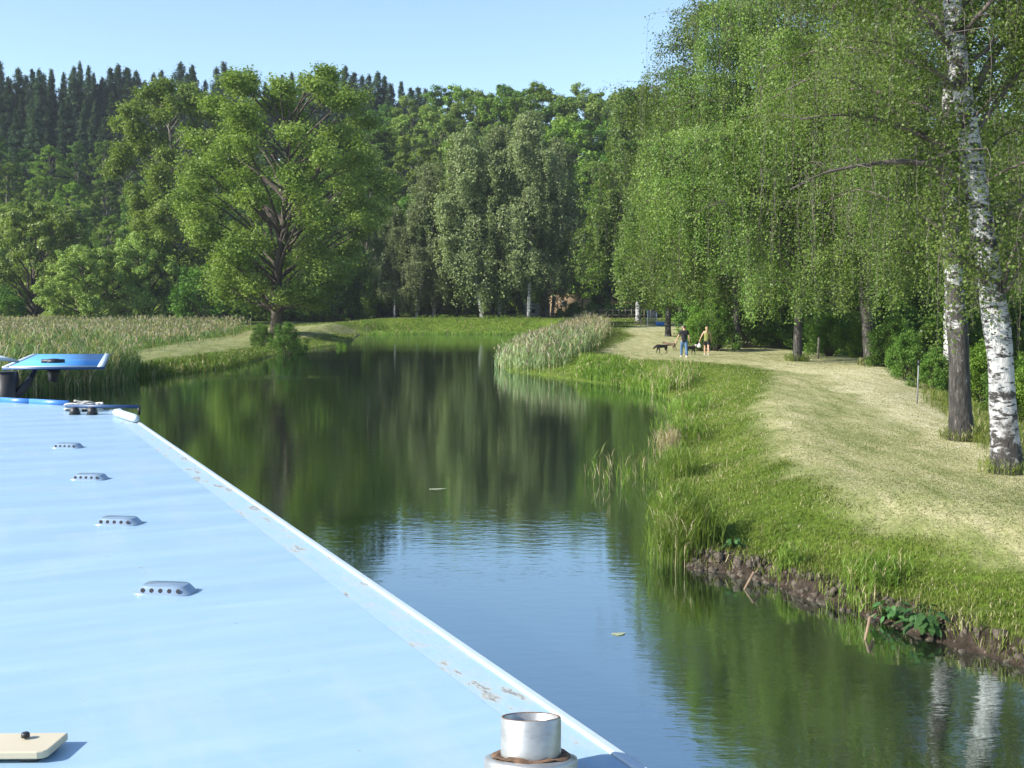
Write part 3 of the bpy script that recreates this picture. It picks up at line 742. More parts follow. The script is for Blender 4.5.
# local coordinates of the nearest birch from the survey at its own distance
def loc(px, py, y, o): p = at_depth(px, py, y); return p - o
gA = ground(1008, 473); oA = np.array([gA[0], gA[1], hz(gA[0], gA[1]) - .03]); yA = gA[1]
a = lambda px, py, dy=0: tuple(loc(px, py, yA + dy, oA))
tA = [(0, 0, -.3), a(1004, 420), a(1000, 345), a(992, 290), a(984, 240), a(976, 190), a(968, 130), a(960, 80), a(954, 30), a(950, -20)]
top = np.array(tA[-1]); tA += [tuple(top + [-.3, .3, 3]), tuple(top + [-.2, .6, 7]), tuple(top + [.1, .6, 10.5])]
limbsA = [([a(976, 195), a(955, 170, -.1), a(915, 160, -.3), a(870, 163, -.5), a(820, 172, -.6), a(790, 190, -.7)], .075),
          ([a(972, 165), a(950, 150, .2), a(915, 130, .3), a(875, 118, .3), a(840, 112, .2), a(800, 120, 0)], .085),
          ([a(984, 240), a(965, 205, .1), a(935, 170, .3), a(925, 145, .5)], .06),
          ([a(964, 95), a(940, 75, -.2), a(915, 55, -.4), a(895, 44, -.6), a(860, 40, -.8)], .05),
          ([a(956, 55), a(940, 35, -.2), a(925, 18, -.3), a(905, -15, -.3), a(880, -40, -.3)], .06),
          ([a(986, 62, .1), a(975, 90, .1), a(1000, 45, .3), a(1030, 15, .5), a(1060, -10, .6)][1:], .09),
          ([a(970, 140), a(998, 100, .2), a(1030, 60, .3), a(1070, 40, .4)], .07),
          ([a(998, 320), a(1006, 270, -.2), a(1020, 235, -.2), a(1045, 215, -.3), a(1080, 210, -.3)], .055),
          ([a(996, 300), a(1012, 285, -.25), a(1024, 255, -.3), a(1050, 260, -.4)], .05),
          ([a(984, 235), a(1003, 215, .2), a(1024, 195, .3), a(1070, 175, .4)], .06),
          ([a(996, 272), a(975, 268, -.3), a(957, 255, -.5), a(935, 240, -.6)], .035)]
A = birch(GR(61), 'birch_tree', LM_BIR, BIRCHA, 20, 4.6, nprim=36, strands=40, per=150, ls=.056, trunk_pts=tA, trunk_r=.25, low=.38, drop=(.6, 2.0), limbs=limbsA, spread=.18, sides=20)
A.location = oA; tag(A, 'nearest birch at the right edge with thick white trunk and black scars', 'birch')
B_ = near_tree('birch_tree', 962, 441, 'birch with dark rugged lower trunk just left of the nearest birch', 62, 19, 4.6, bark=BIRCHM, nprim=36, strands=30, per=150, ls=.058, trunk_r=.25, low=.24, drop=(.8, 3.0), sides=16,
               trunk_pts=[(0, 0, -.3), (-.12, 0, 2), (-.35, 0, 4.2), (-.5, 0, 8), (-.2, 0, 19)])
near_tree('birch_tree', 948, 388, 'slim white birch trunk half hidden behind the dark rugged one', 63, 20, 5.0, nprim=42, strands=34, per=190, ls=.078, trunk_r=.24, low=.25, drop=(1.0, 3.4), azb=(math.pi, .45), sides=14)
near_tree('birch_tree', 872, 359, 'birch leaning left with dark trunk at the crest of the path', 64, 21, 6.0, depth=56, nprim=48, strands=36, per=170, ls=.105, trunk_r=.30, low=.20, drop=(1.2, 4.4), azb=(math.pi, .4), bark=BIRCHG,
          trunk_pts=[(0, 0, -.3), (-.35, 0, 3), (-.6, 0, 6), (-.3, 0, 21)], low_clip=2.6)
near_tree('birch_tree', 797, 361, 'birch with grey trunk standing alone in the mown grass right of the walkers', 65, 22, 7.6, nprim=52, strands=38, per=170, ls=.105, trunk_r=.23, low=.14, drop=(1.2, 4.6), azb=(math.pi, .35), bark=BIRCHG, low_clip=2.0)
near_tree('birch_tree', 736, 330, 'tall birch behind the walkers with crown reaching left over the path', 66, 23, 7.6, depth=73, nprim=54, strands=36, per=165, ls=.125, trunk_r=.22, low=.16, drop=(1.2, 5.0), azb=(math.pi, .35), low_clip=2.6, bark=BIRCHG)
near_tree('birch_tree', 709, 330, 'birch whose trunk rises directly behind the woman', 67, 17, 5.0, depth=82, nprim=40, strands=30, per=140, ls=.15, trunk_r=.24, low=.18, drop=(1.2, 4.6), low_clip=3)
near_tree('birch_tree', 668, 322, 'mid green birch between the walkers and the far garden gate', 68, 16, 5.0, depth=98, nprim=40, strands=28, per=110, ls=.20, trunk_r=.26, low=.14, drop=(1.5, 5.0), low_clip=2.5, bark=BIRCHD)
near_tree('birch_tree', 638, 318, 'green birch with pale trunk at the far end of the mown path', 69, 26, 6.2, depth=128, nprim=54, strands=26, per=110, ls=.27, trunk_r=.30, low=.16, drop=(1.5, 5.5), low_clip=3.2)
near_tree('birch_tree', 1060, 380, 'birch outside the path edge behind the nearest birch', 70, 20, 5.2, depth=40, nprim=36, strands=30, per=110, ls=.11, trunk_r=.25, low=.16, drop=(1.0, 4), sides=12)
# shrubs and wood on the landward side of the right bank
GB = dict(group='shrubs in the wood beside the towpath', label='leafy shrub in the shady thicket along the landward side of the towpath', cat='shrub')
for d0, x0, x1, st, t0, t1 in [(72, 700, 716, 14, 302, 310), (78, 722, 1010, 24, 262, 300), (90, 712, 1060, 32, 235, 270), (66, 830, 1060, 34, 290, 325)]:
    px = x0
    while px < x1:
        dd = d0 + J(3)
        place(random.choice([BUSH[2], BUSH[0], BUSH[1], BUSH[2]]), px, dd, random.uniform(t0, t1), wid=random.uniform(.8, 1.1), **GB); px += st * random.uniform(.8, 1.2)
for px, d0 in [(905, 48), (935, 45), (985, 40), (1012, 36), (1035, 33), (1050, 38), (890, 54), (965, 46), (1000, 44)]:
    place(random.choice([BUSH[1], BUSH[0]]), px, d0 + 1, h=random.uniform(1.6, 3.0), wid=.9, group='bushes behind the nearest birches', label='sunlit bush growing low behind the trunks of the nearest birches', cat='bush')
GW = dict(group='trees of the wood right of the towpath', label='dark broadleaf tree filling the wood right of the towpath', cat='tree')
for d0, x0, x1, st in [(104, 690, 1100, 48), (124, 680, 1120, 50), (146, 655, 1120, 46)]:
    px = x0
    while px < x1:
        place(random.choice([TALL2, TALL2, TALL]), px, d0 + J(5), h=random.uniform(17, 22), wid=random.uniform(.9, 1.1), **GW); px += st * random.uniform(.85, 1.15)
for k in range(7):
    px = 720 + 48 * k + J(12); dd = 64 + J(2) if k > 2 else 70
    pass

# ------------------------------------------------------------------ the boat
zr = 2.9
vp = -40.0
hx = (vp - CX) / F; q_ = math.hypot(1, hx); AX = np.array([hx / q_, 1 / q_]); RX = np.array([AX[1], -AX[0]])
rzB = math.atan2(RX[1], RX[0])
def bl(px, py, z=zr):
    p = on_z(px, py, z)[:2]; return float(p @ RX), float(p @ AX)
BOAT = empty('canal_boat', (0, 0, 0), rzB, 'long canal boat with pale blue roof and white edge trim seen from its stern', 'boat')
def roofmat():
    m, nt, out = newmat('pale_blue_roof_paint'); P = coords(nt)
    st = noise(nt, mapping(nt, P, (.7, 4.5, 1)), 1.6, 6, .65)
    c = ramp(nt, st, [(.3, (.26, .40, .52)), (.55, (.295, .435, .555)), (.75, (.345, .475, .58))])
    gr = ramp(nt, noise(nt, mapping(nt, P, (2.5, .6, 1)), 1.1, 7, .72), [(.52, (0, 0, 0)), (.75, (.55, .55, .55))])
    c = mix(nt, gr, c, (.40, .47, .52))
    sp = ramp(nt, noise(nt, P, 13, 4, .6), [(.70, (0, 0, 0)), (.74, (1, 1, 1))])
    c = mix(nt, sp, c, (.25, .24, .22))
    pr = N(nt, 'ShaderNodeBsdfPrincipled'); setin(pr, Roughness=.33); nt.links.new(c, pr.inputs['Base Color'])
    wv = N(nt, 'ShaderNodeTexWave'); wv.bands_direction = 'Y'; setin(wv, Scale=.55, Distortion=1.2, Detail=2); wv.inputs['Detail Scale'].default_value = .4; nt.links.new(P, wv.inputs['Vector'])
    nt.links.new(bump(nt, wv.outputs['Fac'], .5, .012), pr.inputs['Normal'])
    nt.links.new(pr.outputs[0], out.inputs['Surface']); return m
def guttermat():
    m, nt, out = newmat('weathered_gutter'); P = coords(nt)
    c = ramp(nt, noise(nt, mapping(nt, P, (5, 1.3, 1)), 2.0, 7, .75), [(.38, (.28, .42, .53)), (.55, (.32, .44, .53)), (.58, (.42, .44, .40)), (.615, (.14, .13, .11)), (.66, (.36, .44, .49))])
    c2 = ramp(nt, noise(nt, P, 9.0, 6, .7), [(.52, (0, 0, 0)), (.68, (.7, .7, .7))])
    c = mix(nt, c2, c, (.40, .40, .35))
    pr = N(nt, 'ShaderNodeBsdfPrincipled'); setin(pr, Roughness=.6); nt.links.new(c, pr.inputs['Base Color'])
    nt.links.new(bump(nt, noise(nt, P, 30, 5), .5, .004), pr.inputs['Normal'])
    nt.links.new(pr.outputs[0], out.inputs['Surface']); return m
ROOF = roofmat(); WHITE = solid('white_paint', (.42, .50, .56), .35, var=.06, vs=6); BLUE = solid('blue_paint', (.05, .19, .50), .4, var=.15)
DARK = solid('black_metal', (.02, .02, .022), .5); HULLM = solid('dark_blue_hull', (.02, .05, .14), .35)
e0, _ = bl(632, 768); e1, l1 = bl(118, 409); ed = (e0 + e1) / 2 + .03          # the right-hand edge of the roof
gi = ed - .20
front = [(ed, l1), (bl(68, 406)[0], bl(68, 406)[1]), bl(0, 401.5), bl(-70, 400)]
mid = ed - 2.3
Fp = [(ed, l1)]
for (px, py) in [(95, 407.5), (68, 405.5), (30, 403.5), (0, 402)]:
    Fp.append(bl(px, py))
mx_ = max(p[1] for p in Fp)
FR = Fp + [(mid, mx_ + .05)]
FR = sorted(FR, key=lambda p: -p[0]); FR = [p for p in FR if p[0] > mid] + [(mid, mx_ + .05)]
FL = [(2 * mid - p[0], p[1]) for p in reversed(FR[:-1])]
outl = FR + FL                            # right to left round the front
y0 = -1.6
def prism(outline, z0, z1, name, mat, parent, bevel=0):
    n = len(outline); V = [(x, y, z0) for x, y in outline] + [(x, y, z1) for x, y in outline]
    me = bpy.data.meshes.new(name)
    me.from_pydata(V, [], [tuple(range(n - 1, -1, -1)), tuple(range(n, 2 * n))] + [(i, (i + 1) % n, n + (i + 1) % n, n + i) for i in range(n)])
    me.materials.append(mat); o = bpy.data.objects.new(name, me); COL.objects.link(o); o.parent = parent
    if bevel: b = o.modifiers.new('b', 'BEVEL'); b.width = bevel; b.segments = 2
    return o
def inset(dx, dy): return [(p[0] - dx if p[0] > mid else (p[0] + dx if p[0] < mid else p[0]), p[1] - dy) for p in outl]
prism([(gi, y0)] + [(min(max(p[0], 2 * mid - gi), gi), p[1] - .05) for p in outl] + [(2 * mid - gi, y0)], zr - .06, zr, 'roof', ROOF, BOAT)
prism([(ed - .037, y0), (ed - .037, l1 - .05), (gi + .0, l1 - .02), (gi + .0, y0)], zr - .07, zr - .0015, 'gutter', guttermat(), BOAT)
prism([(ed, y0), (ed, l1 - .02), (ed - .034, l1 - .02), (ed - .034, y0)], zr - .07, zr + .010, 'edge_trim', WHITE, BOAT, .006)
lx = 2 * mid
prism([(lx - ed + .05, y0), (lx - ed + .05, l1 - .05), (lx - gi, l1 - .02), (lx - gi, y0)][::-1], zr - .07, zr - .0015, 'gutter', bpy.data.materials['weathered_gutter'], BOAT)
prism([(lx - ed, y0), (lx - ed, l1 - .02), (lx - ed + .045, l1 - .02), (lx - ed + .045, y0)][::-1], zr - .07, zr + .010, 'edge_trim', WHITE, BOAT, .006)
prism([(ed - .12, y0 + .1)] + [(p[0] - .12 if p[0] > mid else p[0] + .12 if p[0] < mid else p[0], p[1] - .25) for p in outl] + [(lx - ed + .12, y0 + .1)], .9, zr - .075, 'cabin', solid('cream_cabin_paint', (.62, .62, .55), .5), BOAT)
hull = [(ed + .12, y0 - 4), (ed + .12, mx_), (ed - .5, mx_ + 1.6), (mid + .5, mx_ + 3.2), (mid, mx_ + 3.6), (mid - .5, mx_ + 3.2), (lx - ed + .5, mx_ + 1.6), (lx - ed - .12, mx_), (lx - ed - .12, y0 - 4)]
prism(hull, -.4, .9, 'hull', HULLM, BOAT, .03)
# blue front lip
mb = MB()
for a_, b_ in zip([p for p in FR if p[0] < bl(75, 406)[0]][:-1], [p for p in FR if p[0] < bl(75, 406)[0]][1:]):
    L_ = math.hypot(a_[0] - b_[0], a_[1] - b_[1]); mb.box(((a_[0] + b_[0]) / 2, (a_[1] + b_[1]) / 2 - .02, zr + .02), (L_ + .02, .04, .09), math.atan2(b_[1] - a_[1], b_[0] - a_[0]))
if mb.n: mb.build('front_lip', BLUE, BOAT)
# vents
HOLE = solid('vent_hole', (.01, .01, .015), .8); VENT = solid('painted_vent_metal', (.27, .36, .45), .22, .35, .05)
vent0 = None
vl = [bl(166, 592), bl(119, 523.5), bl(90, 479), bl(68, 447.5)]
for i, (vx, vy) in enumerate(vl):
    if vent0 is None:
        V_ = empty('roof_vent', (vx, vy, zr), R(-33), parent=BOAT)
        mb = MB(); a_, b_ = .145, .075
        mb.lathe([(1.0, 0), (1.0, .004), (.93, .006), (.74, .037), (.70, .040), (.0, .043)], 40, (0, 0, 0), a_, b_)
        P_ = mb.v[0]; x_ = P_[:, 0] / a_; y_ = P_[:, 1] / b_; ang = np.arctan2(y_, x_); rad = np.hypot(x_, y_)
        k_ = 1 / (np.abs(np.cos(ang)) ** 5 + np.abs(np.sin(ang)) ** 5 + 1e-9) ** .2
        P_[:, 0] = x_ * k_ * a_; P_[:, 1] = y_ * k_ * b_; mb.v[0] = P_
        mb.build('vent_housing', VENT, V_, False)
        for sgn in (-1, 1):
            for k in range(5):
                cx = -.088 + .044 * k; yb = sgn * .0755 * .93; yt = sgn * .0755 * .74
                nrm = unit(np.array([0, sgn * .031, .0143])); c_ = np.array([cx, sgn * .0626, .0215]) + nrm * .0012
                an = np.arange(12) * math.pi / 6; u_ = np.array([1, 0, 0]); v_ = np.cross(nrm, u_)
                Pd = c_ + .0105 * (np.cos(an)[:, None] * u_ + np.sin(an)[:, None] * v_)
                mh = MB(); mh.add(np.vstack([Pd, c_]), (), [(12, j, (j + 1) % 12) for j in range(12)]); mh.build('vent_hole', HOLE, V_)
        vent0 = V_
    else:
        V_ = vent0.copy(); COL.objects.link(V_); V_.parent = BOAT; V_.location = (vx, vy, zr)
        for ch in list(vent0.children): c_ = ch.copy(); COL.objects.link(c_); c_.parent = V_
# flue
def fluemat():
    m, nt, out = newmat('worn_flue_metal'); P = coords(nt)
    c = ramp(nt, noise(nt, mapping(nt, P, (6, 6, 14)), 1.5, 6, .7), [(.35, (.30, .30, .29)), (.6, (.42, .42, .40)), (.75, (.22, .19, .15))])
    pr = N(nt, 'ShaderNodeBsdfPrincipled'); setin(pr, Roughness=.38, Metallic=.55); nt.links.new(c, pr.inputs['Base Color']); nt.links.new(pr.outputs[0], out.inputs['Surface']); return m
FLM = fluemat(); RUST = solid('soot_and_rust', (.16, .09, .05), .9, var=.6, vs=30, bmp=.004)
fx, fy = bl(531, 782)
FL_ = empty('flue', (fx, fy, zr + .018), 0, parent=BOAT); FL_.rotation_euler = (R(-12) * math.cos(rzB), R(12) * math.sin(rzB), 0)
mb = MB(); mb.lathe([(.088, .05), (.088, .164), (.086, .167), (.081, .167), (.079, .164), (.079, .06), (0, .06)], 48); mb.build('pipe', FLM, FL_, True)
mb = MB(); mb.lathe([(.142, -.06), (.138, 0), (.136, .045), (.134, .052), (.118, .056), (.0885, .054)], 48); mb.build('collar', FLM, FL_, True)
mb = MB(); mb.lathe([(.0895, .0565), (.098, .062), (.112, .0595), (.117, .0575)], 30)
mb.v[0] += np.random.default_rng(5).normal(size=mb.v[0].shape) * .003; mb.build('rust_ring', RUST, FL_, True)
mb = MB(); mb.lathe([(.0795, .140), (.0805, .1675), (.0835, .1685), (.0860, .1675)], 40); mb.build('sooty_rim', RUST, FL_, True)

# things lying on the roof
def board_on_roof():
    p = on_z(47, 764, zr)
    t = empty('wooden_board', (p[0], p[1], zr), R(1), 'cream painted board with a rounded corner lying at the near left of the roof', 'board')
    m = solid('cream_board_paint', (.52, .46, .33), .5, var=.05); x0, x1, y0_, y1 = -.85, 0, 0.0, .155
    pts = [(x0, y0_), (x1 - .03, y0_), (x1 - .012, y0_ + .006), (x1 - .003, y0_ + .02), (x1, y0_ + .05), (x1 + .008, y1), (x0, y1)]
    prism(pts, .014, .038, 'plank', m, t, .004)
    bm_ = solid('dark_batten', (.05, .06, .06), .8)
    for xx in (-.06, -.5, -.8): mb = MB(); mb.box((xx, .08, .008), (.05, .13, .0155)); mb.build('batten', bm_, t)
    mb = MB(); mb.lathe([(0, .0435), (.013, .0435), (.013, .054), (.009, .058), (0, .058)], 12, (-.105, .105, 0)); mb.build('bolt', DARK, t, True)
board_on_roof()
# white rolled fender at the front corner of the roof
p0, p1 = on_z(115, 412, zr + .05), on_z(137, 419, zr + .05)
fe = empty('fender', (p0[0], p0[1], zr), 0, 'white tube fender lying on the front right corner of the roof', 'fender')
mb = MB(); d_ = p1 - p0; d_[2] = 0; pts = [np.array([0, 0, .05]) + d_ * t_ for t_ in (0, .04, .12, .88, .96, 1.0)]; mb.tube(pts, [.02, .04, .048, .048, .04, .02], 14); mb.build('tube', WHITE, fe, True)
mb = MB(); mb.tube([np.array([0, 0, .05]) - d_ * .08, np.array([0, 0, .05])], [.012, .012], 6); mb.build('end_eye', DARK, fe)
# boat hook (dark rod) with its rests
p0, p1 = on_z(66, 407, zr + .09), on_z(139, 407.5, zr + .09)
bh = empty('boat_pole', (p0[0], p0[1], zr), 0, 'dark blue pole lying across two clamps at the front of the roof', 'pole')
mb = MB(); d_ = p1 - p0; d_[2] = 0; mb.tube([np.array([0, 0, .10]), np.array([0, 0, .10]) + d_], [.022, .022], 8); mb.build('shaft', solid('dark_blue_pole_paint', (.03, .07, .16), .4), bh, True)
mb = MB(); mb.tube([np.array([0, 0, .10]) + d_, np.array([0, 0, .0]) + d_ * 1.0], [.02, .015], 6); mb.build('hook', DARK, bh)
for f_ in (.12, .36):
    mb = MB(); c_ = d_ * f_; mb.box((c_[0], c_[1], .045), (.10, .12, .09), 0, (.6, .6)); mb.build('clamp', DARK, bh)
# coiled rope and cleat between the clamps
pc = on_z(88, 407, zr + .04); rp = empty('rope_coil', (pc[0], pc[1] - .12, zr), 0, 'untidy pale rope heaped on a cleat at the front of the roof', 'rope')
t_ = np.linspace(0, 1, 160); an = t_ * 34; rr_ = .13 + .05 * np.sin(an * .37)
mb = MB(); mb.tube(np.c_[rr_ * np.cos(an) * 1.35, rr_ * np.sin(an) * .8, .03 + .07 * t_ + .025 * np.sin(an * 1.7)], .013, 5); mb.build('rope', solid('pale_rope', (.45, .44, .40), .9, var=.3, vs=20), rp, True)
mb = MB(); mb.box((0, 0, .03), (.05, .05, .06)); mb.tube([(-.13, 0, .075), (0, 0, .07), (.13, 0, .075)], [.012, .02, .012], 8); mb.build('cleat', DARK, rp)
# blue board with white ends on its dark bracket at the bow
def bow_board():
    D = 17.2
    zt = at_depth(55, 366, D)[2]
    A0 = on_z(-34, 368.3, zt); A1 = on_z(104, 367.0, zt); B1 = on_z(110, 354.2, zt); B0 = on_z(14 - 44, 355, zt)
    A0 = on_z(2, 367.5, zt)
    u_ = (A1 - A0); B0 = B1 - u_ * 0.93
    c = (A0 + A1) / 2
    t = empty('bow_board', (c[0], c[1], 0), 0, 'flat blue board with white ends held on a dark bracket above the bow', 'board')
    def par(s0, s1, z0, z1, name, mat, k0=0, k1=1):
        P = []
        for z in (z0, z1):
            for s, k in ((s0, k0), (s1, k0), (s1, k1), (s0, k1)):
                q = (A0 + (A1 - A0) * s) * (1 - k) + (B0 + (B1 - B0) * s) * k; P.append((q[0] - c[0], q[1] - c[1], zt + z))
        m = MB(); m.add(P, [(0, 3, 2, 1), (4, 5, 6, 7), (0, 1, 5, 4), (1, 2, 6, 5), (2, 3, 7, 6), (3, 0, 4, 7)]); return m.build(name, mat, t)
    par(0, 1, -.035, 0, 'frame', solid('dark_blue_edge', (.02, .07, .2), .4))
    par(.07, .935, .0, .012, 'panel', solid('bright_blue_panel', (.10, .36, .80), .35, var=.06), .03, .97)
    par(0, .07, .0, .014, 'end_cap', WHITE, .0, 1); par(.935, 1, .0, .014, 'end_cap', WHITE, .0, 1)
    par(.07, .935, .0, .016, 'edge_strip', WHITE, .0, .028)
    q = (A0 * .55 + A1 * .45) * .75 + (B0 * .55 + B1 * .45) * .25 - c
    mb = MB(); mb.lathe([(0, .012), (.10, .012), (.11, .04), (.07, .075), (0, .08)], 14, (q[0], q[1], zt)); mb.tube([(q[0] - .17, q[1] - .05, zt + .04), (q[0] + .17, q[1], zt + .04)], [.03, .03], 6); mb.build('clamp_knob', DARK, t)
    b = on_z(8, 369, zt) - c; pz = at_depth(0, 410, D)[2]
    mb = MB(); mb.box((b[0] - .1, b[1] + .15, (pz + zt) / 2 - .1), (.34, .3, zt - pz + .1), .1, (.8, .8))
    mb.tube([(b[0] - .05, b[1] + .1, zt - .5), (b[0] + .2, b[1] + .2, zt - .22), (q[0] - .3, q[1] + .1, zt - .05)], [.07, .06, .03], 8)
    mb.tube([(q[0], q[1], zt - .07), (q[0] - .02, q[1], zt - .28)], [.11, .07], 8)
    mb.tube([(b[0] - .1, b[1] + .15, pz + .2), (b[0] - .1, b[1] + .15, .8)], [.13, .16], 10)
    mb.build('bracket', DARK, t, True)
    mb = MB(); mb.tube([(b[0] - .25, b[1], zt + .02), (b[0] - .1, b[1] - .03, zt + .16), (b[0] + .12, b[1] + .1, zt + .10)], [.03, .04, .02], 8); mb.build('strap', WHITE, t, True)
bow_board()

# ------------------------------------------------------------------ bank details
STEEL = solid('galvanised_steel', (.22, .22, .22), .6, .3, .1)
g = ground(917, 404); po = empty('marker_post', (g[0], g[1], g[2] - .1), 0, 'thin grey metal post beside the mown path left of the birches', 'post')
po.rotation_euler = (0, R(.8), 0)
mb = MB(); mb.tube([(0, 0, 0), (0, 0, 1.34)], [.022, .022], 10); mb.build('shaft', STEEL, po, True)
mb = MB(); mb.tube([(0, 0, 1.342), (0, 0, 1.5)], [.036, .036], 10); mb.build('dark_tip', DARK, po, True)
g = ground(818, 359); p2_ = empty('stake', (g[0], g[1], g[2] - .1), 0, 'weathered wooden stake at the crest right of the lone grey trunk', 'stake')
mb = MB(); mb.tube([(0, 0, 0), (.02, 0, 1.2), (.02, 0, 1.27)], [.06, .055, .02], 8); mb.build('shaft', BARKG, p2_, True)
# clods, stones and roots on the bare edge
def clods():
    r = np.random.default_rng(8); mb = MB()
    Wp = np.array([tuple(on_z(a_, b_, 0)[:2]) for a_, b_ in wpx[:9]])
    def ptat(t):
        i = min(int(t), len(Wp) - 2); f = t - i; return Wp[i] * (1 - f) + Wp[i + 1] * f
    for k in range(520):
        t = r.uniform(0, 7.6); p = ptat(t); a_ = ptat(min(t + .2, 7.9)) - ptat(max(t - .2, 0)); nn = np.array([a_[1], -a_[0]]) / (np.linalg.norm(a_) + 1e-9)
        if k % 3 and not (3.4 < t < 7.2 and math.sin(t * 5.1) > -.5): continue
        p = p + nn * r.uniform(-.10, .28); s = r.uniform(.018, .06) * (1.5 if r.uniform() < .12 else 1)
        z = hz(p[0], p[1])
        if z > .42: continue
        an = np.arange(7) * 6.283 / 7 + r.uniform(0, 1); V = []; sq = r.uniform(.5, 1.3); ro = r.uniform(0, 3.14)
        for lv, (rr, zz) in enumerate([(1.0, -.6), (1.0, .1), (.6, .6)]):
            q = rr * s * r.uniform(.55, 1.35, 7); xx = q * np.cos(an) * sq; yy = q * np.sin(an)
            V.append(np.c_[xx * math.cos(ro) - yy * math.sin(ro), xx * math.sin(ro) + yy * math.cos(ro), np.full(7, zz * s) + r.normal(size=7) * s * .28])
        V = np.vstack(V + [np.array([[s * r.uniform(-.3, .3), s * r.uniform(-.3, .3), .8 * s]])]) + np.array([p[0], p[1], max(z, -.02) - s * .1])
        Q = [(l * 7 + j, l * 7 + (j + 1) % 7, (l + 1) * 7 + (j + 1) % 7, (l + 1) * 7 + j) for l in range(2) for j in range(7)]
        mb.add(V, Q, [(14 + j, 14 + (j + 1) % 7, 21) for j in range(7)])
    tag(mb.build('earth_clods', solid('clod_earth', (.035, .027, .02), .95, var=.5, vs=14, bmp=.01, col2=(.085, .068, .05)), None), 'crumbled dark earth clods and stones along the eroded waterline', 'earth', kind='stuff')
clods()
def root_piece(px, py, L_, ang, lab):
    p = on_z(px, py, .12); t = MB(); d = np.array([math.cos(ang), math.sin(ang)]) * L_
    t.tube([(0, 0, .02), (d[0] * .4, d[1] * .4, .10), (d[0], d[1], -.14)], [.03, .024, .012], 6)
    t.tube([(d[0] * .3, d[1] * .3, .08), (d[0] * .5 + .1, d[1] * .4, .16)], [.016, .006], 5)
    o = t.build('tree_root', solid('bleached_root', (.22, .15, .09), .8, var=.3), None, True); o.location = (p[0], p[1], p[2]); tag(o, lab, 'root')
root_piece(873, 622, .45, R(240), 'reddish brown root reaching from the eroded edge into the water')
root_piece(760, 578, .35, R(215), 'short brown root on the bare earth at the left part of the eroded edge')
DOCKM = leafmat('dock_leaf', (.04, .11, .03), (.08, .17, .05), .25, .25, 1.5, .2)
def dock(px, py, lab, n=26, s=1.0, seed=3):
    r = np.random.default_rng(seed); p = on_z(px, py, .1); root = empty('dock_plant', (p[0], p[1], max(.05, hz(p[0], p[1]))), 0, lab, 'plant'); V = []; st = MB()
    for k in range(n):
        az = r.uniform(0, 6.28); L_ = s * r.uniform(.12, .42); d = np.array([math.cos(az), math.sin(az), 0]); c = d * L_ * .8 + np.array([0, 0, r.uniform(.08, .38) * s])
        st.tube([(0, 0, 0), c * .6 + np.array([0, 0, .03]), c], [.006, .005, .003], 4, False)
        sz = r.uniform(.11, .2) * s; nrm = unit(np.array([0, 0, 1.0]) + .5 * d + .3 * r.normal(size=3)); u_ = unit(d - nrm * (d @ nrm)); v_ = np.cross(nrm, u_)
        tt = np.linspace(0, 1, 6); wd = np.array([.15, .42, .5, .42, .25, .0]) * .75
        Lp = c + np.outer(tt * sz, u_) - np.outer(tt ** 2 * sz * .35, np.array([0, 0, 1])); a_ = Lp + np.outer(wd * sz, v_); b_ = Lp - np.outer(wd * sz, v_)
        for j in range(5): V += [a_[j], a_[j + 1], b_[j + 1], b_[j]]
    leaf_mesh('leaves', np.array(V), DOCKM, root); st.build('stems', DOCKM, root)
dock(925, 628, 'dark leafy dock plant overhanging the water near the lower right', 60, .8, 3)
dock(893, 616, 'pale blue green dock plant beside the brown root on the eroded edge', 34, .65, 4)
dock(735, 560, 'small yellow green leafy plant where the bare earth begins', 22, .5, 6)
# floating leaf scum
def sliver(px, py, L_, lab):
    p = on_z(px, py, .004); n = 14; an = np.arange(n) * 6.283 / n; rr = 1 + .25 * np.sin(3 * an)
    V = np.c_[rr * np.cos(an) * L_ / 2, rr * np.sin(an) * .05, np.zeros(n)]; V = np.vstack([V, V + [0, 0, .006]])
    me = bpy.data.meshes.new('drifting_leaf'); me.from_pydata(V.tolist(), [], [tuple(range(n, 2 * n)), tuple(range(n - 1, -1, -1))] + [(i, (i + 1) % n, n + (i + 1) % n, n + i) for i in range(n)])
    me.materials.append(solid('drift', (.3, .33, .2), .7)); o = bpy.data.objects.new('drifting_leaf', me); COL.objects.link(o); o.location = p; o.rotation_euler = (0, 0, R(8)); tag(o, lab, 'leaf')
sliver(619, 634, .16, 'single leaf drifting on open water between boat and right bank')
sliver(438, 489, .35, 'pale drifting leaf in the middle of the dark water')

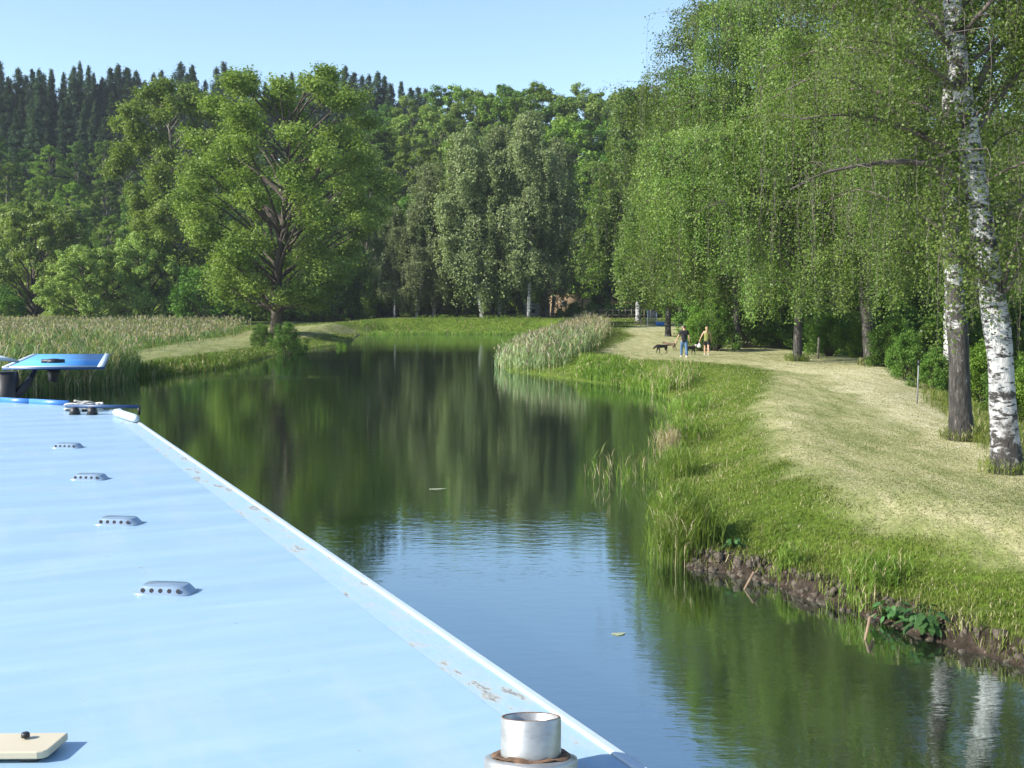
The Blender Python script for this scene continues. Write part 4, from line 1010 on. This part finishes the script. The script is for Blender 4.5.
# ------------------------------------------------------------------ far garden plots
WOOD = solid('weathered_fence_wood', (.13, .11, .085), .9, var=.3, vs=6); SHED = solid('pale_blue_shed_wood', (.30, .40, .48), .7); RED = solid('rust_red_roof', (.30, .11, .05), .8, var=.3)
GREYR = solid('grey_roof_sheet', (.28, .28, .28), .6); TAN = solid('tan_render', (.42, .30, .19), .85); GLASS = solid('dark_glass', (.02, .03, .04), .1)
def shed(px, d, wdt, dep, hh, wall, roof, lab, pitch=.5, rz=0.0, name='garden_shed', cat='shed'):
    x = (px - CX) / F * d; z = hz(x, d); t = empty(name, (x, d, z - .1), rz, lab, cat)
    mb = MB(); mb.box((0, 0, hh / 2), (wdt, dep, hh)); mb.build('wall', wall, t)
    mb = MB(); o = .2; w2, d2 = wdt / 2 + o, dep / 2 + o
    mb.add([(-w2, -d2, hh - .05), (w2, -d2, hh - .05), (w2, d2, hh - .05), (-w2, d2, hh - .05), (-w2, 0, hh + pitch), (w2, 0, hh + pitch)], [(0, 1, 5, 4), (2, 3, 4, 5), (0, 3, 2, 1)], [(0, 4, 3), (1, 2, 5)])
    mb.build('roof', roof, t)
    mb = MB(); mb.box((-wdt * .2, -dep / 2 - .02, hh * .55), (.8, .05, .7)); f = mb.build('window', WHITE, t)
    mb = MB(); mb.box((-wdt * .2, -dep / 2 - .05, hh * .55), (.66, .02, .56)); mb.build('pane', GLASS, f)
    mb = MB(); mb.box((wdt * .22, -dep / 2 - .02, hh * .42), (.8, .05, hh * .8)); mb.build('door', WOOD, t)
shed(537, 158, 3.2, 2.6, 1.6, SHED, GREYR, 'small pale blue garden shed right behind the tallest far birch', .3)
shed(626, 152, 3.6, 2.6, 1.9, WOOD, RED, 'low shed with rusty red roof left of the pale trunk', .25)
shed(655, 156, 3.4, 2.4, 1.9, WOOD, GREYR, 'low shed with grey roof right of the rusty red one', .25)
shed(566, 168, 6.0, 4.5, 3.3, TAN, GREYR, 'tan walled garden house with grey roof half hidden under the trees', 1.3, R(20), 'garden_house', 'house')
def pickets(pxa, pxb, d, hh, lab, step=.55, mat=WOOD, name='picket_fence'):
    xa, xb = (pxa - CX) / F * d, (pxb - CX) / F * d; t = empty(name, ((xa + xb) / 2, d, hz((xa + xb) / 2, d)), 0, lab, 'fence'); c = (xa + xb) / 2; z0 = hz(c, d)
    mb = MB(); x = xa
    mr = MB()
    for zz in (.3, .8): mr.box((0, .04, hh * zz), (xb - xa, .05, .09))
    mr.build('rail', mat, t)
    while x <= xb: mb = MB(); mb.box((x - c, 0, hh / 2 - .05), (.14, .05, hh * random.uniform(.9, 1.05))); mb.build('picket', mat, t); x += step
pickets(541, 566, 153, 1.7, 'grey picket fence right of the pale blue shed')
pickets(600, 668, 146, 1.2, 'low garden fence in front of the red roofed shed', .8)
hm = bush(GR(71), 'hedge_bush', LM_HEDGE, 2.4, 1.8, 6000, .2, 14)
for i, (px, d, hh, lab) in enumerate([(574, 152, 1.9, 'clipped dark hedge block right of the picket fence'), (592, 150, 2.0, 'green hedge bush behind the pale reed plumes'), (612, 149, 1.9, 'hedge bush left of the low rusty roof'),
                         (628, 148, 1.7, 'round hedge bush under the rusty roof'), (650, 147, 1.9, 'climber covered arch bush right of the pale trunk'), (560, 150, 1.1, 'low lime green bush at the foot of the picket fence')]):
    place(hm, px, d, h=hh, wid=1.1, label=lab, cat='hedge')
# gate, blue tub, grey panel by the far path
g = ground(652, 325.5); t = empty('garden_gate', (g[0], g[1], g[2] - .05), 0, 'pale grey garden gate leaf where the path meets the gardens', 'gate')
mb = MB()
for xx in (-.45, .45): mb.box((xx, 0, .9), (.1, .1, 1.8))
mb.build('post', WHITE, t); mb = MB()
for k in range(7): mb.box((-.33 + .11 * k, 0, .85), (.07, .03, 1.4))
mb.build('slats', STEEL, t)
g = ground(660, 325.5); t = empty('water_tub', (g[0], g[1], g[2]), 0, 'bright blue tub on the grass beside the garden gate', 'tub')
t.scale = (.75, .75, .75)
mb = MB(); mb.box((0, 0, .25), (1.05, .6, .5), 0, (1.12, 1.15)); mb.build('tub_body', solid('blue_plastic', (.03, .20, .62), .4), t, False, .04)
mb = MB(); mb.box((0, 0, .53), (1.3, .78, .06)); mb.build('lid', WHITE, t, False, .01)
g = ground(642, 326); t = empty('trestle', (g[0], g[1], g[2]), R(20), 'low weathered wooden trestle left of the garden gate', 'trestle')
mb = MB(); mb.tube([(-.9, 0, .1), (.4, 0, .75)], .05, 6); mb.build('slanted_rail', WOOD, t)
for xx in (-.1, .4):
    mb = MB(); mb.tube([(xx, -.2, 0), (xx, 0, .7)], .04, 6); mb.tube([(xx, .2, 0), (xx, 0, .7)], .04, 6); mb.build('leg', WOOD, t)

# ------------------------------------------------------------------ people and dogs
def skin(name, joints, edges, mat, parent, sub=2, root=0):
    me = bpy.data.meshes.new(name); me.from_pydata([j[:3] for j in joints], [], edges); o = bpy.data.objects.new(name, me); COL.objects.link(o)
    md = o.modifiers.new('skin', 'SKIN'); me.skin_vertices[0].data
    for i, j in enumerate(joints):
        sv = me.skin_vertices[0].data[i]; rr = j[3]; sv.radius = (rr, rr) if not isinstance(rr, tuple) else rr; sv.use_root = (i == root)
    md.use_smooth_shade = True
    s = o.modifiers.new('sub', 'SUBSURF'); s.levels = sub; s.render_levels = sub
    dg = bpy.context.evaluated_depsgraph_get(); nm = bpy.data.meshes.new_from_object(o.evaluated_get(dg)); nm.name = name
    bpy.data.objects.remove(o); o = bpy.data.objects.new(name, nm); COL.objects.link(o); o.parent = parent
    nm.materials.clear(); nm.materials.append(mat); nm.polygons.foreach_set('use_smooth', np.ones(len(nm.polygons), bool)); return o
SKINM = solid('skin', (.50, .30, .21), .55, var=.04); SKINM2 = solid('tanned_skin', (.55, .32, .22), .55, var=.04)
def chain(J_, E, start, pts):
    prev = start
    for p in pts: J_.append(p); E.append((prev, len(J_) - 1)); prev = len(J_) - 1
    return prev
def person(px, py, hgt, lab, facing, top, bot, hairc, skinm, shorts=False, stride=.16, arms=((.36, -.05), (.30, .12)), hair_long=False, tank=False):
    """local +Y is the walking direction"""
    g = ground(px, py); t = empty('person', (g[0], g[1], g[2] + .01), facing, lab, 'person'); k = hgt / 1.75
    J_ = [(0, 0, .95, (.15, .11))]; E = []
    ch = chain(J_, E, 0, [(0, .005, 1.08, (.135, .095)), (0, .01, 1.24, (.155, .11)), (0, .01, 1.38, (.15, .10))])
    hd = chain(J_, E, ch, [(0, .01, 1.475, .058), (0, .025, 1.54, .065), (0, .035, 1.61, .092), (0, .03, 1.68, .088), (0, .02, 1.725, .055)])
    J_.append((0, .125, 1.60, .018)); E.append((hd - 2, len(J_) - 1))
    for s in (-1, 1): J_.append((s * .09, .02, 1.61, .018)); E.append((hd - 2, len(J_) - 1))
    legs = []
    for s, f in ((-1, 1), (1, -1)):
        hip = (s * .095, 0, .88, .088); kn = (s * .10, f * stride * .75 + .03, .49, .057); an = (s * .10, f * stride * 1.15 - .02, .09, .038)
        mid_ = (s * .10, f * stride * .35 + .02, .69, .075); cf = (s * .10, f * stride * .95, .32, .056)
        chain(J_, E, 0, [hip, mid_, kn, cf, an, (s * .105, an[1] + .07, .045, .04), (s * .11, an[1] + .16, .03, .03)]); legs.append((hip, mid_, kn, cf, an))
    armp = []
    for s, (out_, fw) in ((-1, arms[0]), (1, arms[1])):
        sh = (s * .17, .01, 1.40, .058); ua = (s * (.20 + out_ * .15), fw * .3, 1.26, .044); el = (s * (.20 + out_ * .35), fw * .6 - .02, 1.12, .036)
        wr = (s * (.20 + out_ * .6), fw + .03, .90, .025); pm = (s * (.205 + out_ * .68), fw + .05, .83, .032)
        last = chain(J_, E, ch, [sh, ua, el, wr, pm])
        for q in range(4): 
            dx = (q - 1.5) * .016; chain(J_, E, last, [(pm[0] + s * .004, pm[1] + dx, pm[2] - .05, .0085), (pm[0], pm[1] + dx, pm[2] - .085 - .006 * (1.5 - abs(q - 1.3)), .007)])
        chain(J_, E, last, [(pm[0] - s * .025, pm[1] + .035, pm[2] - .01, .009), (pm[0] - s * .028, pm[1] + .045, pm[2] - .045, .007)]); armp.append((sh, ua, el, wr, pm))
    skin('body', J_, E, skinm, t, 2, 0)
    # face
    for s in (-1, 1):
        mb = MB(); mb.lathe([(0, -.011), (.008, -.007), (.011, 0), (.008, .007), (0, .011)], 8, (s * .034, .118, 1.625)); mb.build('eye', GLASS, t, True)
    mb = MB(); mb.tube([(-.025, .108, 1.565), (0, .116, 1.563), (.025, .108, 1.565)], [.005, .008, .005], 6); mb.build('mouth', solid('lips', (.4, .14, .12), .6), t)
    # clothing
    Jt = [(0, 0, .80, (.17, .13)), (0, 0, .90, (.178, .135)), (0, .005, 1.08, (.165, .122)), (0, .01, 1.24, (.185, .135)), (0, .01, 1.37, (.172, .125)), (0, .01, 1.42, (.12, .10))]; Et = [(0, 1), (1, 2), (2, 3), (3, 4), (4, 5)]
    if not tank:
        for a_ in armp:
            chain(Jt, Et, 4, [(a_[0][0], a_[0][1], a_[0][2], .078), (a_[1][0] * 1.01, a_[1][1], a_[1][2] + .01, .068), ((a_[1][0] + a_[2][0]) / 2, (a_[1][1] + a_[2][1]) / 2, (a_[1][2] + a_[2][2]) / 2 + .02, .060)])
    skin('tank_top' if tank else 't_shirt', Jt, Et, top, t, 2)
    Jb = [(0, 0, .96, (.165, .125)), (0, 0, 1.03, (.15, .115))]; Eb = [(0, 1)]
    for lg in legs:
        hip, md_, kn, cf, an = lg
        if shorts: chain(Jb, Eb, 0, [(hip[0], hip[1], hip[2] - .02, .12), (md_[0], md_[1], md_[2], .112), (kn[0], (md_[1] + kn[1]) / 2, .60, .108)])
        else: chain(Jb, Eb, 0, [(hip[0], hip[1], hip[2] - .02, .112), (md_[0], md_[1], md_[2], .098), (kn[0], kn[1], kn[2], .078), (cf[0], cf[1], cf[2], .074), (an[0], an[1], .10, .066)])
    skin('shorts' if shorts else 'jeans', Jb, Eb, bot, t, 2)
    for lg in legs:
        an = lg[4]; skin('shoe', [(an[0], an[1] - .03, .05, .052), (an[0], an[1] + .06, .045, .05), (an[0] * 1.05, an[1] + .17, .035, .042)], [(0, 1), (1, 2)], solid('pale_shoe', (.6, .6, .62), .6), t, 2)
    Jh = [(0, -.0, 1.60, .096), (0, -.005, 1.68, .104), (0, .0, 1.735, .075)]; Eh = [(0, 1), (1, 2)]
    Jh = [(0, -.03, 1.58, .085), (0, -.012, 1.67, .103), (0, .008, 1.735, .075)]
    if hair_long: chain(Jh, Eh, 0, [(0, -.085, 1.50, .05), (0, -.12, 1.40, .03)])
    skin('hair', Jh, Eh, solid('hair_' + lab[:3], hairc, .7, var=.3, vs=30), t, 2)
    t.scale = (k, k, k); return t, armp, k
DENIM = solid('blue_denim', (.06, .13, .26), .85, var=.2, vs=12); BLACKC = solid('black_cotton', (.012, .012, .015), .9)
pm_, am, km = person(684, 357.6, 1.78, 'man walking away in a black t-shirt and blue jeans', R(8), BLACKC, DENIM, (.03, .022, .018), SKINM, arms=((.34, .12), (.12, -.08)))
pw_, aw, kw_ = person(706.5, 355.2, 1.66, 'blonde woman walking away in a yellow green tank top and black shorts', R(-6), solid('yellow_green_cotton', (.17, .19, .045), .85), BLACKC, (.30, .20, .09), SKINM2, True, arms=((.34, .06), (.12, .14)), hair_long=True, tank=True)
gw = pw_.location; c_, s_ = math.cos(R(-6)), math.sin(R(-6)); hp = aw[0][4]; hx_, hy_, hz_ = [v * kw_ for v in hp[:3]]
bag = empty('bag', (gw[0] + hx_ * c_ - hy_ * s_, gw[1] + hx_ * s_ + hy_ * c_, gw[2] + hz_ - .08), 0, 'small white bag carried in the left hand of the woman', 'bag')
mb = MB(); mb.lathe([(0, -.30), (.07, -.29), (.10, -.22), (.08, -.12), (.03, -.05), (.0, -.04)], 12, (0, 0, 0), 1.1, .6); mb.build('pouch', solid('white_plastic_bag', (.75, .75, .75), .5), bag, True)
mb = MB(); mb.tube([(-.03, 0, -.07), (-.02, 0, 0), (.0, 0, .02), (.02, 0, 0), (.03, 0, -.07)], .006, 5); mb.build('handle', WHITE, bag)
def dog(px, py, lab, facing, body, scale=1.0, head_down=False, white=None):
    g = ground(px, py); t = empty('dog', (g[0], g[1], g[2]), facing, lab, 'dog')   # local +X is forward
    J_ = [(0, 0, .50, (.13, .12))]; E = []
    ch = chain(J_, E, 0, [(.22, 0, .49, (.14, .15)), (.36, 0, .50, (.13, .14))])
    nz = [( .46, 0, .56, .085), (.54, 0, .60 if not head_down else .48, .075), (.63, 0, .62 if not head_down else .42, .078), (.72, 0, .59 if not head_down else .36, .045), (.79, 0, .575 if not head_down else .31, .032)]
    last = chain(J_, E, ch, nz); hi = last - 2
    for s in (-1, 1): chain(J_, E, hi, [(nz[2][0] - .02, s * .06, nz[2][2] + .06, .028), (nz[2][0] - .03, s * .085, nz[2][2] + .02, .016)])
    rp_ = chain(J_, E, 0, [(-.18, 0, .50, (.12, .11)), (-.30, 0, .50, .10)])
    chain(J_, E, rp_, [(-.40, 0, .55, .03), (-.52, 0, .62, .022), (-.60, 0, .72, .014)])
    for s, f in ((-1, .07), (1, -.05)):
        chain(J_, E, ch, [(.36, s * .08, .36, .06), (.33 + f, s * .085, .22, .036), (.36 + f, s * .085, .06, .025), (.40 + f, s * .085, .025, .028)])
        chain(J_, E, rp_, [(-.27, s * .08, .38, .075), (-.20 - f, s * .085, .27, .045), (-.36 - f, s * .085, .17, .026), (-.34 - f, s * .085, .05, .023), (-.29 - f, s * .085, .025, .028)])
    skin('body', J_, E, body, t, 2)
    mb = MB(); mb.tube([(.455, 0, .56), (.47, 0, .572)], [.092, .092], 12, False); mb.build('collar', solid('collar_red', (.4, .03, .03), .5), t)
    t.scale = (scale,) * 3; return t
BLKF = solid('black_fur', (.014, .012, .011), .8, bmp=.01)
BRF = solid('brown_fur', (.12, .08, .05), .85, var=.4, bmp=.01)
def piedfur():
    m, nt, out = newmat('black_and_white_fur'); P = coords(nt)
    sx = N(nt, 'ShaderNodeSeparateXYZ'); nt.links.new(P, sx.inputs[0]); ad = N(nt, 'ShaderNodeMath', operation='ADD'); nt.links.new(sx.outputs['X'], ad.inputs[0])
    nn = N(nt, 'ShaderNodeMath', operation='MULTIPLY'); nt.links.new(noise(nt, P, 5), nn.inputs[0]); nn.inputs[1].default_value = .2; nt.links.new(nn.outputs[0], ad.inputs[1])
    c = ramp(nt, ad.outputs[0], [(.55, (.02, .018, .017)), (.60, (.62, .60, .56))])
    pr = N(nt, 'ShaderNodeBsdfPrincipled'); setin(pr, Roughness=.85); nt.links.new(c, pr.inputs['Base Color']); nt.links.new(pr.outputs[0], out.inputs['Surface']); return m
dog(662.5, 353.5, 'black dog sniffing the grass left of the man', R(205), BLKF, .85, True)
dog(671, 350.5, 'brown dog standing close behind the black one left of the man', R(150), BRF, .8)
dog(689.5, 355, 'black and white dog between the man and the woman', R(35), piedfur(), .85)

# ------------------------------------------------------------------ the air
def haze():
    m, nt, out = newmat('haze_air'); pv = N(nt, 'ShaderNodeVolumePrincipled'); pv.inputs['Color'].default_value = (.80, .88, 1, 1); pv.inputs['Density'].default_value = .00016
    nt.links.new(pv.outputs[0], out.inputs['Volume'])
    mb = MB(); mb.box((0, 240, 50), (5200, 720, 104)); o = mb.build('haze', m); tag(o, 'thin blue air between the boat and the wooded hill', 'haze', kind='stuff')
haze()

def foot_tuft(x, y, lab, n=420, rad=.34, h0=.12, h1=.38, wl=.010, mats=None):
    r = np.random.default_rng(int(x * 10 + y)); an = r.uniform(0, 6.283, n); q = rad * r.uniform(.6, 1.5, n)
    reed_bed('grass_tuft', lab, x + q * np.cos(an), y + q * np.sin(an), h0, h1, r, dry=.12, plume=0, wl=wl, nleaf=2, mats=(GRASS, STRAW, PLUME))
foot_tuft(oA[0], oA[1], 'long grass round the foot of the nearest birch')
foot_tuft(B_.location[0], B_.location[1], 'long grass round the foot of the dark rugged birch')
g = ground(797, 361); foot_tuft(g[0], g[1], 'long grass round the foot of the lone grey birch', 300, .45, .15, .5, .02)
x_ = (872 - CX) / F * 56; foot_tuft(x_, 56, 'long grass round the foot of the leaning birch at the crest', 300, .45, .15, .5, .02)
r9 = np.random.default_rng(77); E_ = gp([(905, 398), (925, 412), (940, 432), (948, 442), (975, 462), (990, 470)])
tt_ = r9.uniform(0, len(E_) - 1.001, 1500); i_ = tt_.astype(int); f_ = (tt_ - i_)[:, None]; Pe = np.array(E_)[i_] * (1 - f_) + np.array(E_)[i_ + 1] * f_
reed_bed('grass_edge', 'long unmown grass along the landward edge of the towpath by the birches', Pe[:, 0] + .5 + r9.exponential(.5, 1500), Pe[:, 1] + r9.normal(size=1500) * .3, .15, .5, r9, dry=.15, plume=0, wl=.014, nleaf=2, mats=(GRASS, STRAW, PLUME))
